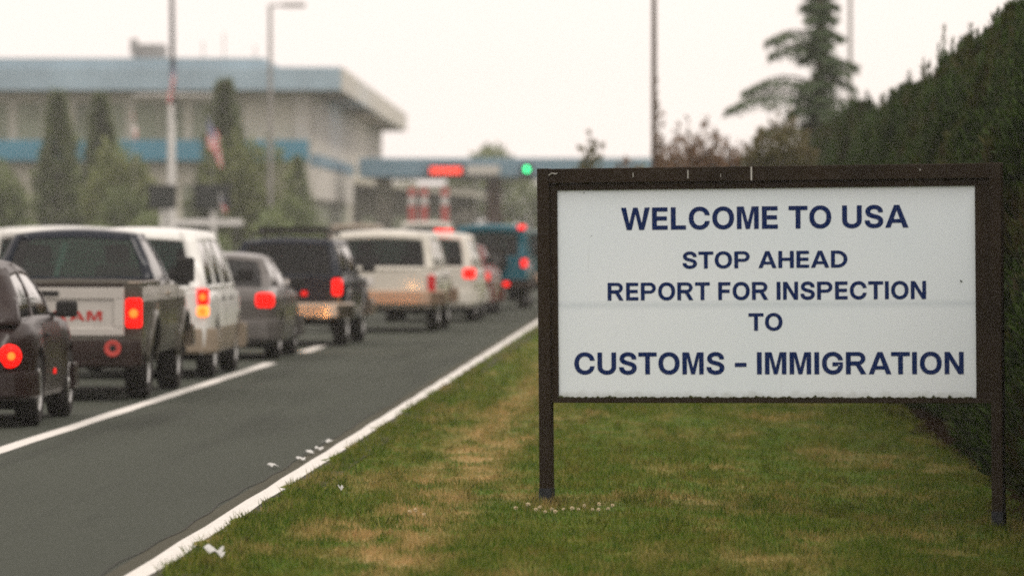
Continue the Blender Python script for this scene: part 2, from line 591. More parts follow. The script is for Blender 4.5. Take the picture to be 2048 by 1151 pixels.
GLYPH = {"A":[[0,0,365,1000,582,1000,947,0,728,0,658,210,289,210,219,0],[348,380,599,380,473,760]],"C":[[450,-12,388,-8,328,3,271,23,218,51,169,86,126,128,89,176,57,231,32,291,14,356,3,425,0,499,3,574,14,643,32,708,57,769,89,823,126,871,169,913,218,949,271,977,328,997,388,1008,450,1012,488,1011,525,1007,561,1000,595,990,629,977,661,962,691,944,720,923,746,900,771,874,793,847,812,817,829,784,843,750,855,714,874,626,671,626,657,679,651,697,643,713,634,728,624,742,613,755,600,767,587,778,573,787,558,795,542,802,525,808,507,813,489,816,470,818,452,819,416,816,383,810,352,799,324,783,297,763,274,739,253,711,234,678,219,641,209,599,202,551,200,499,202,448,209,401,220,359,235,321,253,288,274,260,298,236,324,217,353,201,383,190,416,184,452,181,470,182,489,184,507,187,525,192,542,198,558,205,573,213,587,223,601,233,613,245,624,258,634,272,643,287,651,304,657,322,671,374,873,374,855,287,844,251,830,216,813,184,793,154,771,126,747,101,720,77,692,57,662,39,630,23,596,10,561,0,526,-7,489,-11]],"D":[[0,0,0,1000,340,1000,427,992,502,973,573,942,639,901,697,850,747,791,787,724,816,653,834,577,840,500,834,423,816,347,787,276,747,209,697,150,639,99,573,58,502,27,427,8,340,0],[202,815,330,815,400,807,467,784,526,746,576,696,614,637,637,570,645,500,637,430,614,363,576,304,526,254,467,216,400,193,330,185,202,185]],"E":[[0,0,0,1000,647,1000,647,811,202,811,202,600,617,600,617,411,202,411,202,189,652,189,652,0]],"F":[[0,0,0,1000,641,1000,641,811,202,811,202,586,600,586,600,397,202,397,202,0]],"G":[[453,-12,389,-8,328,3,270,23,216,51,168,87,125,129,87,177,56,232,31,292,14,357,3,426,0,499,3,573,14,643,31,708,56,768,87,823,124,871,167,913,215,948,268,976,325,996,384,1008,446,1012,486,1011,524,1006,560,999,596,989,630,975,663,959,693,941,722,920,749,896,773,870,795,843,815,813,832,781,846,748,857,713,877,626,673,626,656,675,648,693,640,710,630,725,620,740,609,753,597,765,584,776,570,786,556,794,540,802,524,808,507,812,488,816,468,818,448,819,413,816,382,810,352,799,323,783,297,764,274,740,253,712,234,678,219,641,209,599,202,551,200,499,202,448,209,401,220,359,235,322,253,289,274,261,298,237,325,217,354,201,385,190,418,184,454,181,486,183,516,188,544,197,569,209,592,224,612,241,629,262,645,285,657,312,666,340,671,372,675,458,772,399,435,358,435,546,872,546,872,401,869,343,859,287,842,234,818,185,788,140,753,101,713,67,668,39,619,16,566,0,511,-9]],"H":[[0,0,0,1000,202,1000,202,605,597,605,597,1000,799,1000,799,0,597,0,597,416,202,416,202,0]],"I":[[0,0,0,1000,202,1000,202,0]],"L":[[0,0,0,1000,202,1000,202,189,627,189,627,0]],"M":[[0,0,0,1000,285,1000,450,300,615,1000,900,1000,900,0,708,0,708,790,532,0,368,0,192,790,192,0]],"N":[[0,0,0,1000,215,1000,590,335,590,1000,785,1000,785,0,572,0,195,672,195,0]],"O":[[450,-12,388,-8,328,3,271,23,218,51,170,86,127,128,89,176,58,231,32,291,14,356,4,425,0,499,4,574,14,643,32,708,58,769,89,823,127,871,170,913,218,948,271,976,328,996,388,1008,450,1012,513,1008,573,996,630,976,683,948,731,913,774,871,811,823,843,768,868,708,886,643,896,574,900,499,896,426,885,356,868,291,843,231,811,176,774,128,731,86,683,51,630,23,573,3,513,-8],[450,181,484,184,517,190,547,201,576,216,602,236,626,259,647,287,665,321,680,358,691,400,698,447,700,499,698,552,691,599,680,642,665,679,647,713,626,741,602,764,576,784,547,799,517,810,484,816,450,819,416,816,384,810,353,799,325,784,298,764,275,740,253,712,235,679,220,641,209,599,202,552,200,499,202,447,209,400,220,358,235,321,253,288,275,260,298,236,325,216,353,201,384,190,416,184]],"P":[[0,0,0,1000,490,1000,570,989,645,958,709,909,758,845,789,770,800,690,789,610,758,535,709,471,645,422,570,391,490,380,202,380,202,0],[202,822,475,822,526,812,568,783,597,741,607,690,597,639,568,597,526,568,475,558,202,558]],"R":[[0,0,0,1000,520,1000,588,992,652,968,708,931,755,880,788,821,806,755,809,687,796,620,767,558,725,505,672,463,610,434,850,0,618,0,408,388,202,388,202,0],[202,822,505,822,550,813,588,787,614,749,623,704,614,659,588,621,550,595,505,586,202,586]],"S":[[382,-16,330,-14,281,-7,235,4,192,20,152,41,117,65,86,94,59,126,38,162,22,201,11,242,0,332,205,332,214,273,219,256,226,241,235,228,247,217,260,206,276,197,294,189,314,183,336,178,358,176,382,175,409,176,433,179,456,184,478,191,496,200,513,210,526,222,538,235,547,248,553,262,556,277,558,293,556,307,554,319,550,328,543,337,535,345,523,355,510,363,495,371,407,401,298,432,241,450,190,473,144,500,105,531,72,569,49,613,35,661,30,712,33,756,42,797,58,836,79,872,106,905,137,933,171,957,210,977,251,992,295,1004,340,1010,388,1012,436,1010,482,1003,525,992,566,976,603,956,637,933,667,905,693,874,714,840,729,803,739,764,748,679,551,679,538,741,529,761,516,778,498,793,475,806,449,816,418,822,384,824,359,823,337,819,316,815,298,808,281,799,267,790,256,780,246,769,239,757,234,745,231,732,230,718,231,703,234,691,239,681,247,672,258,662,271,652,285,644,301,637,374,611,467,586,555,557,580,546,604,534,627,520,650,505,672,487,692,466,710,444,726,419,740,391,749,360,755,327,757,292,754,250,745,209,731,170,710,133,685,100,654,70,619,45,579,23,535,6,487,-6,436,-14]],"T":[[0,811,0,1000,778,1000,778,811,490,811,490,0,289,0,289,811]],"U":[[400,-15,343,-12,289,-3,239,12,192,32,149,59,111,89,78,125,50,164,28,208,12,254,3,303,0,353,0,1000,202,1000,202,364,203,336,208,312,215,289,225,268,238,248,254,231,271,216,292,203,315,193,340,185,369,180,400,179,432,180,460,185,486,193,508,203,529,216,546,231,561,248,574,267,584,289,591,312,596,336,597,364,597,1000,799,1000,799,353,796,303,787,254,771,208,749,164,721,125,689,89,651,59,608,32,561,12,511,-3,457,-12]],"W":[[0,1000,215,1000,345,290,505,1000,700,1000,860,290,990,1000,1205,1000,965,0,755,0,602,720,450,0,240,0]],"-":[[487,525,487,337,0,337,0,525]]}

BEAR = {c: 66 for c in 'DEFHILMNPRU'}
BEAR.update({c: 50 for c in 'CGOS'})
BEAR.update({c: 22 for c in 'ATW'})
BEAR['-'] = 60


def lettering(name, lines, mat, parent, y, depth=.002):
    """lines: (text, x0, x1, z0, z1) on the plane y of the parent, as one mesh per line"""
    for text, x0, x1, z0, z1 in lines:
        pen, items, prev = 0, [], None
        for ch in text:
            if ch == ' ':
                pen += 440
                prev = None
                continue
            w = max(max(p[0::2]) for p in GLYPH[ch])
            if prev is not None: pen += BEAR[prev] + BEAR[ch]
            if prev is not None and {prev, ch} == {'A', 'T'}: pen -= 60
            items.append((ch, pen))
            pen += w
            prev = ch
        sx, sz = (x1 - x0) / pen, (z1 - z0) / 1000
        cu = bpy.data.curves.new(name, 'CURVE')
        cu.dimensions = '2D'
        cu.fill_mode = 'BOTH'
        for ch, ox in items:
            for poly in GLYPH[ch]:
                s = cu.splines.new('POLY')
                s.points.add(len(poly) // 2 - 1)
                for i in range(len(poly) // 2):
                    s.points[i].co = (x0 + (ox + poly[2 * i]) * sx, z0 + poly[2 * i + 1] * sz, 0, 1)
                s.use_cyclic_u = True
        tmp = bpy.data.objects.new(name, cu)
        col.objects.link(tmp)
        bpy.context.view_layer.update()
        me = bpy.data.meshes.new_from_object(tmp.evaluated_get(bpy.context.evaluated_depsgraph_get()))
        col.objects.unlink(tmp)
        bpy.data.objects.remove(tmp)
        me.transform(Matrix(((1, 0, 0, 0), (0, 0, -1, y), (0, 1, 0, 0), (0, 0, 0, 1))))
        me.materials.clear()
        me.materials.append(mat)
        bm = bmesh.new()
        bm.from_mesh(me)
        bmesh.ops.recalc_face_normals(bm, faces=bm.faces)
        bm.to_mesh(me)
        bm.free()
        o = bpy.data.objects.new(name, me)
        link(o, parent)


# ================================================================ the welcome sign
m, n, l, p = nodes_of('sign_white')
base = mixrgb(n, l, ramp(n, l, noise(n, l, .9, 3), .3, .7), (.72, .81, .87), (.775, .84, .89))
fine = ramp(n, l, noise(n, l, 40, 5, rough=.7), .62, .78)
base = mixrgb(n, l, math_node(n, l, 'MULTIPLY', fine, .22), base, (.33, .34, .30))
# grime runs down from the top rail and collects along the bottom rail
runs = ramp(n, l, noise(n, l, 9, 4, stretch=(3.2, 1, .12), rough=.7), .6, .8)
base = mixrgb(n, l, math_node(n, l, 'MULTIPLY', runs, .22), base, (.34, .33, .27))
tc = n.new('ShaderNodeTexCoord')
sp = n.new('ShaderNodeSeparateXYZ')
l.new(tc.outputs['Object'], sp.inputs[0])
low = ramp(n, l, math_node(n, l, 'ADD', sp.outputs[2], math_node(n, l, 'MULTIPLY', noise(n, l, 14, 5), .10)), .76, .70)
base = mixrgb(n, l, math_node(n, l, 'MULTIPLY', low, .5), base, (.20, .20, .10))
bandz = math_node(n, l, 'ABSOLUTE', math_node(n, l, 'SUBTRACT', sp.outputs[2], 1.262))
base = mixrgb(n, l, math_node(n, l, 'MULTIPLY', ramp(n, l, bandz, .035, .0), .35), base, (.42, .50, .56))
l.new(base, p.inputs['Base Color'])
p.inputs['Specular IOR Level'].default_value = .3
p.inputs['Roughness'].default_value = .4
M['panel'] = m

sign = thing('welcome_sign', 'large white border welcome sign with navy lettering in a brown frame on two posts', 'sign', (-.87, 36.9, 0), R(-17.35))
sign.rotation_euler = (0, R(-.5), R(-17.35))
sign.rotation_mode = 'XYZ'
MB().bx(-.047, .033, -.045, .03, -.12, 2.149).build('post', M['frame'], sign, bevel=.006)
MB().bx(2.970, 3.044, -.045, .03, -.42, 2.149).build('post', M['frame'], sign, bevel=.006)
MB().bx(-.050, .036, -.048, .033, -.12, .078).build('post_sleeve', M['sleeve'], sign, bevel=.004)
MB().bx(2.967, 3.047, -.048, .033, -.42, -.05).build('post_sleeve', M['sleeve'], sign, bevel=.004)
fr = MB()
fr.bx(.0335, 2.9695, -.043, .028, 2.052, 2.1465)
frame = fr.build('frame', M['frame'], sign, bevel=.005)
inner = MB()
inner.bx(.0335, 2.9695, -.018, .026, 2.006, 2.0515)
inner.bx(.0335, .079, -.018, .026, .665, 2.0055)
inner.bx(2.868, 2.9695, -.018, .026, .665, 2.0055)
inner.build('inner_frame', M['frame'], frame, bevel=.003)
fb = MB()
fb.bx(.0335, 2.9695, -.030, .026, .632, .6645)
bottom = fb.build('bottom_rail', M['frame'], sign, bevel=.004)
# moss and dirt sitting in the lower corner of the panel
ms = MB()
hs_ = [max(.0, random.uniform(-.004, .009) + (.012 * random.random() if random.random() < .2 else 0)) for _ in range(241)]
ms.grid(lambda u, v: (.081 + 2.785 * u, (-.031, -.031, -.020, -.001)[round(v * 3)], .6648 + (0, .6, 1, 1)[round(v * 3)] * hs_[round(u * 240)]), 240, 3)
mo = ms.build('moss_strip', M['moss'], bottom)
MB().bx(.0795, 2.8675, 0, .012, .666, 2.0055).build('panel', M['panel'], sign)
panel = [c for c in sign.children if c.name.startswith('panel')][0]
T = .009
lettering('lettering', [
    ('WELCOME TO USA', .512, 2.43, 1.7455, 1.890),
    ('STOP AHEAD', .925, 2.026, 1.4945, 1.6035),
    ('REPORT FOR INSPECTION', .417, 2.542, 1.2915, 1.4065),
    ('TO', 1.365, 1.592, 1.0945, 1.2065),
    ('CUSTOMS - IMMIGRATION', .186, 2.784, .815, .957)], M['letter'], panel, -.0015)
for (x, z, dx, dz) in ((.98, 2.10, .006, .055), (1.405, 2.10, .009, .085), (.61, 2.10, .004, .03), (1.2, 2.09, .003, .02), (2.52, 2.11, .008, .008)):
    MB().box((x, -.0440, z), (dx, .002, dz)).build('paint_chip', M['chip'], frame)
MB().tube([(.036, -.045, 2.105), (.06, -.048, 2.118), (.085, -.046, 2.112), (.095, -.044, 2.118)], .003, 5).build('paint_chip', M['chip'], frame)
for (x, z, s) in ((2.77, 1.405, .012), (2.775, 1.40, .008), (.26, 1.99, .007), (.31, 1.71, .004)):
    MB().box((x, -.002, z), (s, .003, s * .6), Matrix.Rotation(.5, 3, 'Y')).build('dirt_spot', M['moss'], panel)

# ================================================================ vehicles
def hwid(s, y, z):
    W2, L = s['W'] / 2, s['L']
    t = 1.0
    rr, rf = s.get('rr', .35), s.get('rf', .7)
    if y < rr: t -= s.get('ra', .09) * (1 - max(y, 0) / rr) ** 2.2
    if y > L - rf: t -= s.get('fa', .2) * (1 - max(L - y, 0) / rf) ** 2.2
    zn = (z - s['sill']) / (s['belt'] - s['sill'])
    t *= float(np.interp(zn, s.get('vz', [0, .1, .35, .6, .85, 1, 1.3]), s.get('vw', [.955, .985, 1, 1, .985, .95, .88])))
    fl = s.get('flare', 0)
    if fl:
        for yw in s['wheels']:
            t += fl * math.exp(-((y - yw) / .42) ** 2) * max(0, 1 - max(0, zn - .55) / .5)
    return W2 * t


def ztop(s, y):
    ys, zs = zip(*s['top'])
    return float(np.interp(y, ys, zs))


def zbot(s, y):
    z = s['sill']
    for yw in s['wheels']:
        ra = s['R'] * s.get('arch', 1.22)
        if abs(y - yw) < ra: z = max(z, s['R'] + math.sqrt(ra * ra - (y - yw) ** 2))
    return z


def body_loft(s, y0=0.0, y1=None, top=True):
    y1 = s['L'] if y1 is None else y1
    ys = list(np.arange(y0, y1, .055)) + [y1]
    for yw in s['wheels']:
        ra = s['R'] * s.get('arch', 1.22)
        ys += [yw - ra + .001, yw - ra * .985, yw - ra * .93, yw + ra * .93, yw + ra * .985, yw + ra - .001]
    for py, pz in s['top']: ys.append(py)
    ys += [y0 + .012, y0 + .03, y1 - .02]
    ys = sorted({round(y, 4) for y in ys if y0 <= y <= y1})
    tv = [0, .07, .16, .28, .42, .56, .70, .82, .91, .97, 1]
    rows = []
    for y in ys:
        zb, zt = zbot(s, y), ztop(s, y)
        e = min(1, max(0, (y - y0)) / .05)
        zt -= .03 * (1 - e) ** 2
        r = []
        for t in tv:
            z = zb + (zt - zb) * t
            w = hwid(s, y, z)
            if t > .9: w -= (t - .9) ** 2 * 4
            r.append((w, y, z))
        w = r[-1][0]
        if top:
            r += [(w * .93, y, zt + .012), (w * .6, y, zt + .03), (0, y, zt + .038)]
        rows.append(r)
    mb = MB()
    nr = len(rows[0])
    vs, fs = [], []
    for r in rows:
        vs += r
        vs += [(-x, y, z) for x, y, z in r]
    k = 2 * nr
    for i in range(len(rows) - 1):
        for j in range(nr - 1):
            a = i * k + j
            fs.append((a, a + k, a + k + 1, a + 1))
            a = i * k + nr + j
            fs.append((a, a + 1, a + k + 1, a + k))
        if top:
            fs.append((i * k, i * k + nr, (i + 1) * k + nr, (i + 1) * k))
    if top:
        for i in (0, len(rows) - 1):
            a = [i * k + j for j in range(nr)]
            b = [i * k + nr + j for j in range(nr)]
            for j in range(nr - 1):
                fs.append((a[j], a[j + 1], b[j + 1], b[j]))
    mb.add(vs, fs)
    return mb


def side_patch(s, y0, y1, z0, z1, off, side, zmin=None):
    """a panel that follows the body side, standing `off` proud of it"""
    ny, nz = max(2, int((y1 - y0) / .08)), 6
    mb = MB()
    def at(y, v, o):
        lo = max(z0, zbot(s, y) + .004)
        hi = min(z1, ztop(s, y) - .035)
        z = lo + (max(hi, lo) - lo) * v
        return (side * (hwid(s, y, z) + o), y, z)
    mb.grid(lambda u, v: at(y0 + (y1 - y0) * u, v, off), ny, nz)
    for v in (0, 1):
        mb.grid(lambda u, w, v=v: at(y0 + (y1 - y0) * u, v, off - w * .012), ny, 1)
    for u in (0, 1):
        mb.grid(lambda w, v, u=u: at(y0 + (y1 - y0) * u, v, off - w * .012), 1, nz)
    return mb


def greenhouse(s, g, paint, root, glass_mats, roofname='cabin'):
    """pillars and roof as a frame with real openings; panes are separate meshes"""
    zb, zr = g['zb'], g['zr']
    yrb, yrr, yfr, yfb = g['y']
    wb, wr = g['wb'], g['wr']
    cr, bow, hump = g.get('crown', .05), g.get('bow', .06), g.get('hump', .02)
    pillar = g.get('barrel', .02)
    lerp = lambda a, b, t: a + (b - a) * t
    def wid(v): return lerp(wb, wr, v) + pillar * math.sin(math.pi * v)
    def side(sd, off=0):
        def fn(a, v):
            return (sd * (wid(v) - off), lerp(lerp(yrb, yfb, a), lerp(yrr, yfr, a), v), lerp(zb, zr, v) + v * hump * 4 * a * (1 - a))
        return fn
    def end(yb, yr, sg, off=0):
        def fn(u, v):
            uu = u * 2 - 1
            return (uu * wid(v), lerp(yb, yr, v) + sg * (bow * (1 - uu * uu) - off), lerp(zb, zr, v) + v * cr * (1 - uu * uu))
        return fn
    def roof(u, a):
        uu = u * 2 - 1
        y = lerp(yrr - bow * (1 - uu * uu), yfr + bow * (1 - uu * uu), a)
        return (uu * wid(1), y, zr + cr * (1 - uu * uu) + hump * 4 * a * (1 - a))
    mb = MB()
    def frame_face(fn, wins, un):
        us = sorted({0.0, 1.0, *[w[0] for w in wins], *[w[1] for w in wins], *[i / un for i in range(un + 1)]})
        vs_ = sorted({0.0, 1.0, .5, *[w[2] for w in wins], *[w[3] for w in wins]})
        for i in range(len(us) - 1):
            for j in range(len(vs_) - 1):
                cu, cv = (us[i] + us[i + 1]) / 2, (vs_[j] + vs_[j + 1]) / 2
                if any(w[0] < cu < w[1] and w[2] < cv < w[3] for w in wins): continue
                q = [fn(us[i], vs_[j]), fn(us[i + 1], vs_[j]), fn(us[i + 1], vs_[j + 1]), fn(us[i], vs_[j + 1])]
                mb.add(q, [(0, 1, 2, 3)])
    def pane(fn, w, nm, mat):
        gm = MB()
        e = .004
        gm.grid(lambda u, v: fn(lerp(w[0] + e, w[1] - e, u), lerp(w[2] + e, w[3] - e, v)), 8, 4)
        gm.build(nm, mat, root, smooth=True)
    S = g['side']
    for sd in (1, -1):
        frame_face(side(sd), S, 8)
        for w in S: pane(side(sd, .012), w, 'side_window', glass_mats[1])
    frame_face(end(yrb, yrr, -1), [g['rear']], 8)
    pane(end(yrb, yrr, -1, .012), g['rear'], 'rear_window', glass_mats[0])
    frame_face(end(yfb, yfr, 1), [g['front']], 8)
    pane(end(yfb, yfr, 1, .012), g['front'], 'windshield', glass_mats[2])
    mb.grid(roof, 8, 8)
    o = mb.build(roofname, paint, root, smooth=True, angle=30)
    bv = o.modifiers.new('bevel', 'BEVEL')
    bv.width = g.get('round', .07)
    bv.segments = 3
    bv.limit_method = 'ANGLE'
    bv.angle_limit = R(35)
    so = o.modifiers.new('thick', 'SOLIDIFY')
    so.thickness = .03
    so.offset = -1
    return o


def add_wheels(s, root, mat_rim=None, spokes=5, width=.21):
    Rr = s['R']
    r0 = Rr * .64
    prof = [(r0, -.08), (r0 + .01, -.10), (Rr * .9, -width / 2), (Rr * .98, -width / 2 + .03), (Rr, 0), (Rr * .98, width / 2 - .03), (Rr * .9, width / 2), (r0 + .01, .10), (r0, .08)]
    tyre = MB().lathe(prof, 32)
    rim = MB()
    rim.lathe([(r0, .085), (r0 - .02, .10), (r0 - .035, .085), (r0 - .04, .03)], 32)
    rim.lathe([(.075, .07), (.06, .095), (.0005, .1)], 16)
    for k in range(spokes):
        t = 2 * math.pi * k / spokes
        rot = Matrix.Rotation(t, 3, 'X')
        rim.box(rot @ Vector((.068, 0, r0 * .5)), (.03, .075, r0 - .03), rot)
    rim.lathe([(r0 - .03, .02), (.0005, .02)], 24)
    tm = rm = None
    for yw in s['wheels']:
        for sd in (1, -1):
            if tm is None:
                w = tyre.build('wheel', M['rubber'], root, smooth=True)
                r_ = rim.build('rim', mat_rim or M['alloy'], w, smooth=True)
                tm, rm = w.data, r_.data
            else:
                w = link(bpy.data.objects.new('wheel', tm), root)
                r_ = link(bpy.data.objects.new('rim', rm), w)
            w.location = (sd * (hwid(s, yw, s['R'] + .1) - width / 2 - .015), yw, Rr)
            if sd < 0: w.rotation_euler = (0, 0, math.pi)


def bumper(s, z0, z1, depth, y=0.0, sg=-1, wrap=.5, inset=.0):
    """a bar that wraps round the end of the body; sg -1 rear, 1 front"""
    W2 = s['W'] / 2 - inset
    pts = []
    for i in range(25):
        u = -1 + 2 * i / 24
        a = abs(u)
        x = W2 * math.copysign(min(1, a * 1.12), u) * (1 if a < .9 else 1.0)
        yy = 0 if a < .72 else wrap * ((a - .72) / .28) ** 2
        pts.append((x, yy))
    mb = MB()
    vs, fs = [], []
    h = z1 - z0
    sec = [(0.10, 0), (-.7 * depth, .01 * h), (-depth, .12 * h), (-depth + .004, .5 * h), (-depth + .009, .88 * h), (-.75 * depth, .99 * h), (.10, h)]
    for i, (x, yy) in enumerate(pts):
        a, b = pts[max(i - 1, 0)], pts[min(i + 1, 24)]
        t = Vector((b[0] - a[0], b[1] - a[1])).normalized()
        nrm = Vector((t.y, -t.x))                     # outward (towards -y in the middle)
        for o, z in sec:
            p = Vector((x, yy)) + nrm * (-o)
            vs.append((p.x, y - sg * p.y, z0 + z))
    k = len(sec)
    for i in range(24):
        for j in range(k - 1):
            fs.append((i * k + j, (i + 1) * k + j, (i + 1) * k + j + 1, i * k + j + 1))
    fs.append(tuple(range(k)))
    fs.append(tuple(24 * k + j for j in range(k)))
    return mb.add(vs, fs)


def lamp_pair(root, name, x, z, w, h, mat, y=0.0, d=.1, bulb=None, bulb_z=0.0, both=True, bsize=.6, bmat=None):
    for sd in ((1, -1) if both else (1,)):
        o = MB().box((sd * x, y, z), (w, d, h)).build(name, mat, root, bevel=min(w, h, d) * .3, segs=3)
        if bulb:
            MB().lathe([(bulb, 0), (bulb * .9, -.006), (bulb * .4, -.012), (.0005, -.013)], 18, 'y', (sd * x, y - d / 2 - .001, z + bulb_z)).build('lit_bulb', bmat or M['bulb'], o, smooth=True)


def seats(root, x, y, z, hgt=.62):
    for sd in (1, -1):
        MB().bx(sd * x - .24, sd * x + .24, y, y + .14, z, z + hgt).build('front_seat', M['seat'], root, bevel=.05, segs=3)
        MB().bx(sd * x - .13, sd * x + .13, y + .01, y + .11, z + hgt + .02, z + hgt + .22).build('headrest', M['seat'], root, bevel=.04, segs=3)


def vehicle(name, label, cat, loc, rz, s, paint, group=None):
    """a closed car: body loft, greenhouse, wheels, doors, bumpers, lamps"""
    root = thing(name, label, cat, loc, rz, group)
    root_body = body_loft(s).build('body', paint, root, smooth=True, angle=40)
    add_wheels(s, root, s.get('rim'), s.get('spokes', 5), s.get('tw', .21))
    ub = MB()
    ub.bx(-s['W'] / 2 + .12, s['W'] / 2 - .12, .25, s['L'] - .3, s['sill'] - .08, s['sill'] + .12)
    ub.bx(-s['W'] / 2 + .26, s['W'] / 2 - .26, .1, s['L'] - .3, s['sill'], s['R'] * 2)
    ub.build('underbody', M['under'], root)
    greenhouse(s, s['gh'], s.get('roof_paint', paint), root, s.get('glass', (M['dglass'], M['sglass'], M['glass'])), 'cabin')
    if s.get('clad'):
        z1, mt = s['clad']
        y = [0.06]
        for yw in s['wheels']:
            ra = s['R'] * s.get('arch', 1.22)
            y += [yw - ra, yw + ra]
        y.append(s['L'] - .1)
        for sd in (1, -1):
            for a, b in zip(y[0::2], y[1::2]):
                side_patch(s, a, b, s['sill'] + .01, z1, .012, sd).build('cladding', mt, root, smooth=True, angle=40)
    if s.get('liner'):
        for sd in (1, -1):
            for yw in s['wheels']:
                ra = s['R'] * s.get('arch', 1.22)
                mb = MB()
                def fn(u, v):
                    t = math.pi * u
                    r = ra + .055 * v
                    y, z = yw - r * math.cos(t), s['R'] + r * math.sin(t)
                    return (sd * (hwid(s, y, min(z, s['belt'])) + .018), y, z)
                mb.grid(fn, 18, 1)
                a = mb.build('wheel_arch', s['liner'], root, smooth=True)
                a.modifiers.new('thick', 'SOLIDIFY').thickness = .03
    for (y0, y1) in s.get('doors', ()):
        for sd in (1, -1):
            d = side_patch(s, y0 + .006, y1 - .006, s['sill'] + .05, s['belt'] - .02, .006, sd).build('door', paint, root, smooth=True, angle=40)
            yy, zz = y0 + .16, s['belt'] - .13
            MB().box((sd * (hwid(s, yy, zz) + .018), yy, zz), (.03, .17, .035)).build('door_handle', s.get('handle', M['dark']), d, bevel=.01)
    if s.get('mirror'):
        my, mz = s['mirror']
        for sd in (1, -1):
            w = s['gh']['wb']
            mb = MB().box((sd * (w + .16), my, mz), (.2, .09, .15))
            o = mb.build('side_mirror', s.get('mirror_mat', M['dark']), root, bevel=.03, segs=3)
            MB().box((sd * (w + .04), my + .02, mz - .05), (.1, .05, .04)).build('mirror_arm', M['dark'], o, bevel=.01)
    z0, z1, dp, bm_ = s['rb']
    bumper(s, z0, z1, dp, 0.02, -1, .45).build('rear_bumper', bm_, root, smooth=True, angle=24)
    z0, z1, dp, bm_ = s.get('fb', s['rb'])
    bumper(s, z0, z1, dp, s['L'] - .03, 1, .7).build('front_bumper', bm_, root, smooth=True, angle=50)
    if s.get('plate'):
        px, pz = s['plate']
        MB().bx(px - .15, px + .15, -.03, -.015, pz, pz + .15).build('licence_plate', M['plate'], root, bevel=.008)
    g = s['gh']
    seats(root, g['wb'] * .46, g['y'][3] - 1.15, s['belt'] - .38)
    if s.get('bench'):
        MB().bx(-g['wb'] + .12, g['wb'] - .12, s['bench'], s['bench'] + .14, s['belt'] - .35, s['belt'] + .12).build('rear_seat', M['seat'], root, bevel=.05, segs=3)
    # headlamps
    hx, hz = s['W'] / 2 * .72, s.get('hz', .66)
    lamp_pair(root, 'headlight', hx, hz, .24, .15, s.get('hmat', M['headoff']), s['L'] - .03, .12)
    return root

def paint(name, c, metal=.0, rough=.32, var=.06, coat=.4):
    return pmat(name, c, rough, metal, var, 3, 0, coat, dirt=((.12, .10, .08), .12, 5))

P_maroon = paint('maroon_paint', (.014, .006, .005), 0, .33, coat=.07)
P_navy = paint('navy_paint', (.003, .007, .016), 0, .28, coat=.12)
P_silver = paint('silver_paint', (.50, .475, .44), .1, .36)
P_taupe = paint('taupe_paint', (.075, .068, .054), .1, .36)
P_white = paint('white_paint', (.72, .72, .69))
P_cream = paint('cream_paint', (.56, .54, .48))
P_tan = paint('tan_lower', (.26, .21, .155), 0, .45)
P_grey = paint('grey_silver_paint', (.105, .098, .092), .3, .33)
P_dgrey = paint('grey_cladding', (.14, .14, .14), 0, .5)
P_red = paint('red_paint', (.12, .016, .014), coat=.15)
P_teal = paint('teal_paint', (.003, .095, .135), 0, .4)
P_green = paint('dark_teal_paint', (.02, .055, .06), 0, .35)
P_bump = pmat('brown_bumper', (.018, .009, .007), .5, .1, .2, 10)
P_beige = pmat('beige_bumper', (.40, .28, .20), .25, .7, .1, 10)
Q = 'vehicles queuing in the right lane'

# dark compact with bulging wings, left edge of the photo
s = dict(L=4.1, W=1.72, sill=.24, belt=.93, R=.32, wheels=(.82, 3.36), flare=.045, rr=.6, ra=.26, rf=.8, fa=.25,
         top=[(0, .70), (.12, .84), (.4, .93), (1.2, .97), (2.9, .96), (3.5, .90), (3.9, .78), (4.1, .62)],
         gh=dict(zb=.92, zr=1.40, y=(.18, .78, 2.15, 3.0), wb=.75, wr=.56, crown=.08, bow=.12, hump=.05, barrel=.045, round=.1,
                 rear=(.12, .88, .12, .84), front=(.06, .94, .06, .88), side=[(.07, .40, .10, .84), (.45, .93, .10, .84)]),
         doors=[(1.35, 2.75)], mirror=(2.72, 1.02), rb=(.26, .50, .06, P_maroon), plate=(0, .55), spokes=6, hz=.62)
v = vehicle('compact_car', 'dark maroon compact car with bulging wings, cut off by the photo edge behind the pickup', 'car', (-6.63, 50.0, 0), 0, s, P_maroon, Q)
for sd in (1, -1):
    o = MB().lathe([(.105, -.08), (.105, 0), (.09, .02), (.05, .032), (.0005, .036)], 24, 'y').build('tail_light', M['brake'], v, smooth=True)
    o.location = (sd * .70, -.01 + .05, .64)
    o.rotation_euler = (0, 0, math.pi + sd * .38)
    o.data.transform(Matrix.Identity(4))
    MB().lathe([(.035, .037), (.0005, .04)], 16, 'y').build('lit_bulb', M['bulb'], o)
lamp_pair(v, 'side_marker', .865, .46, .02, .05, M['tail'], 2.1, .12, both=True)

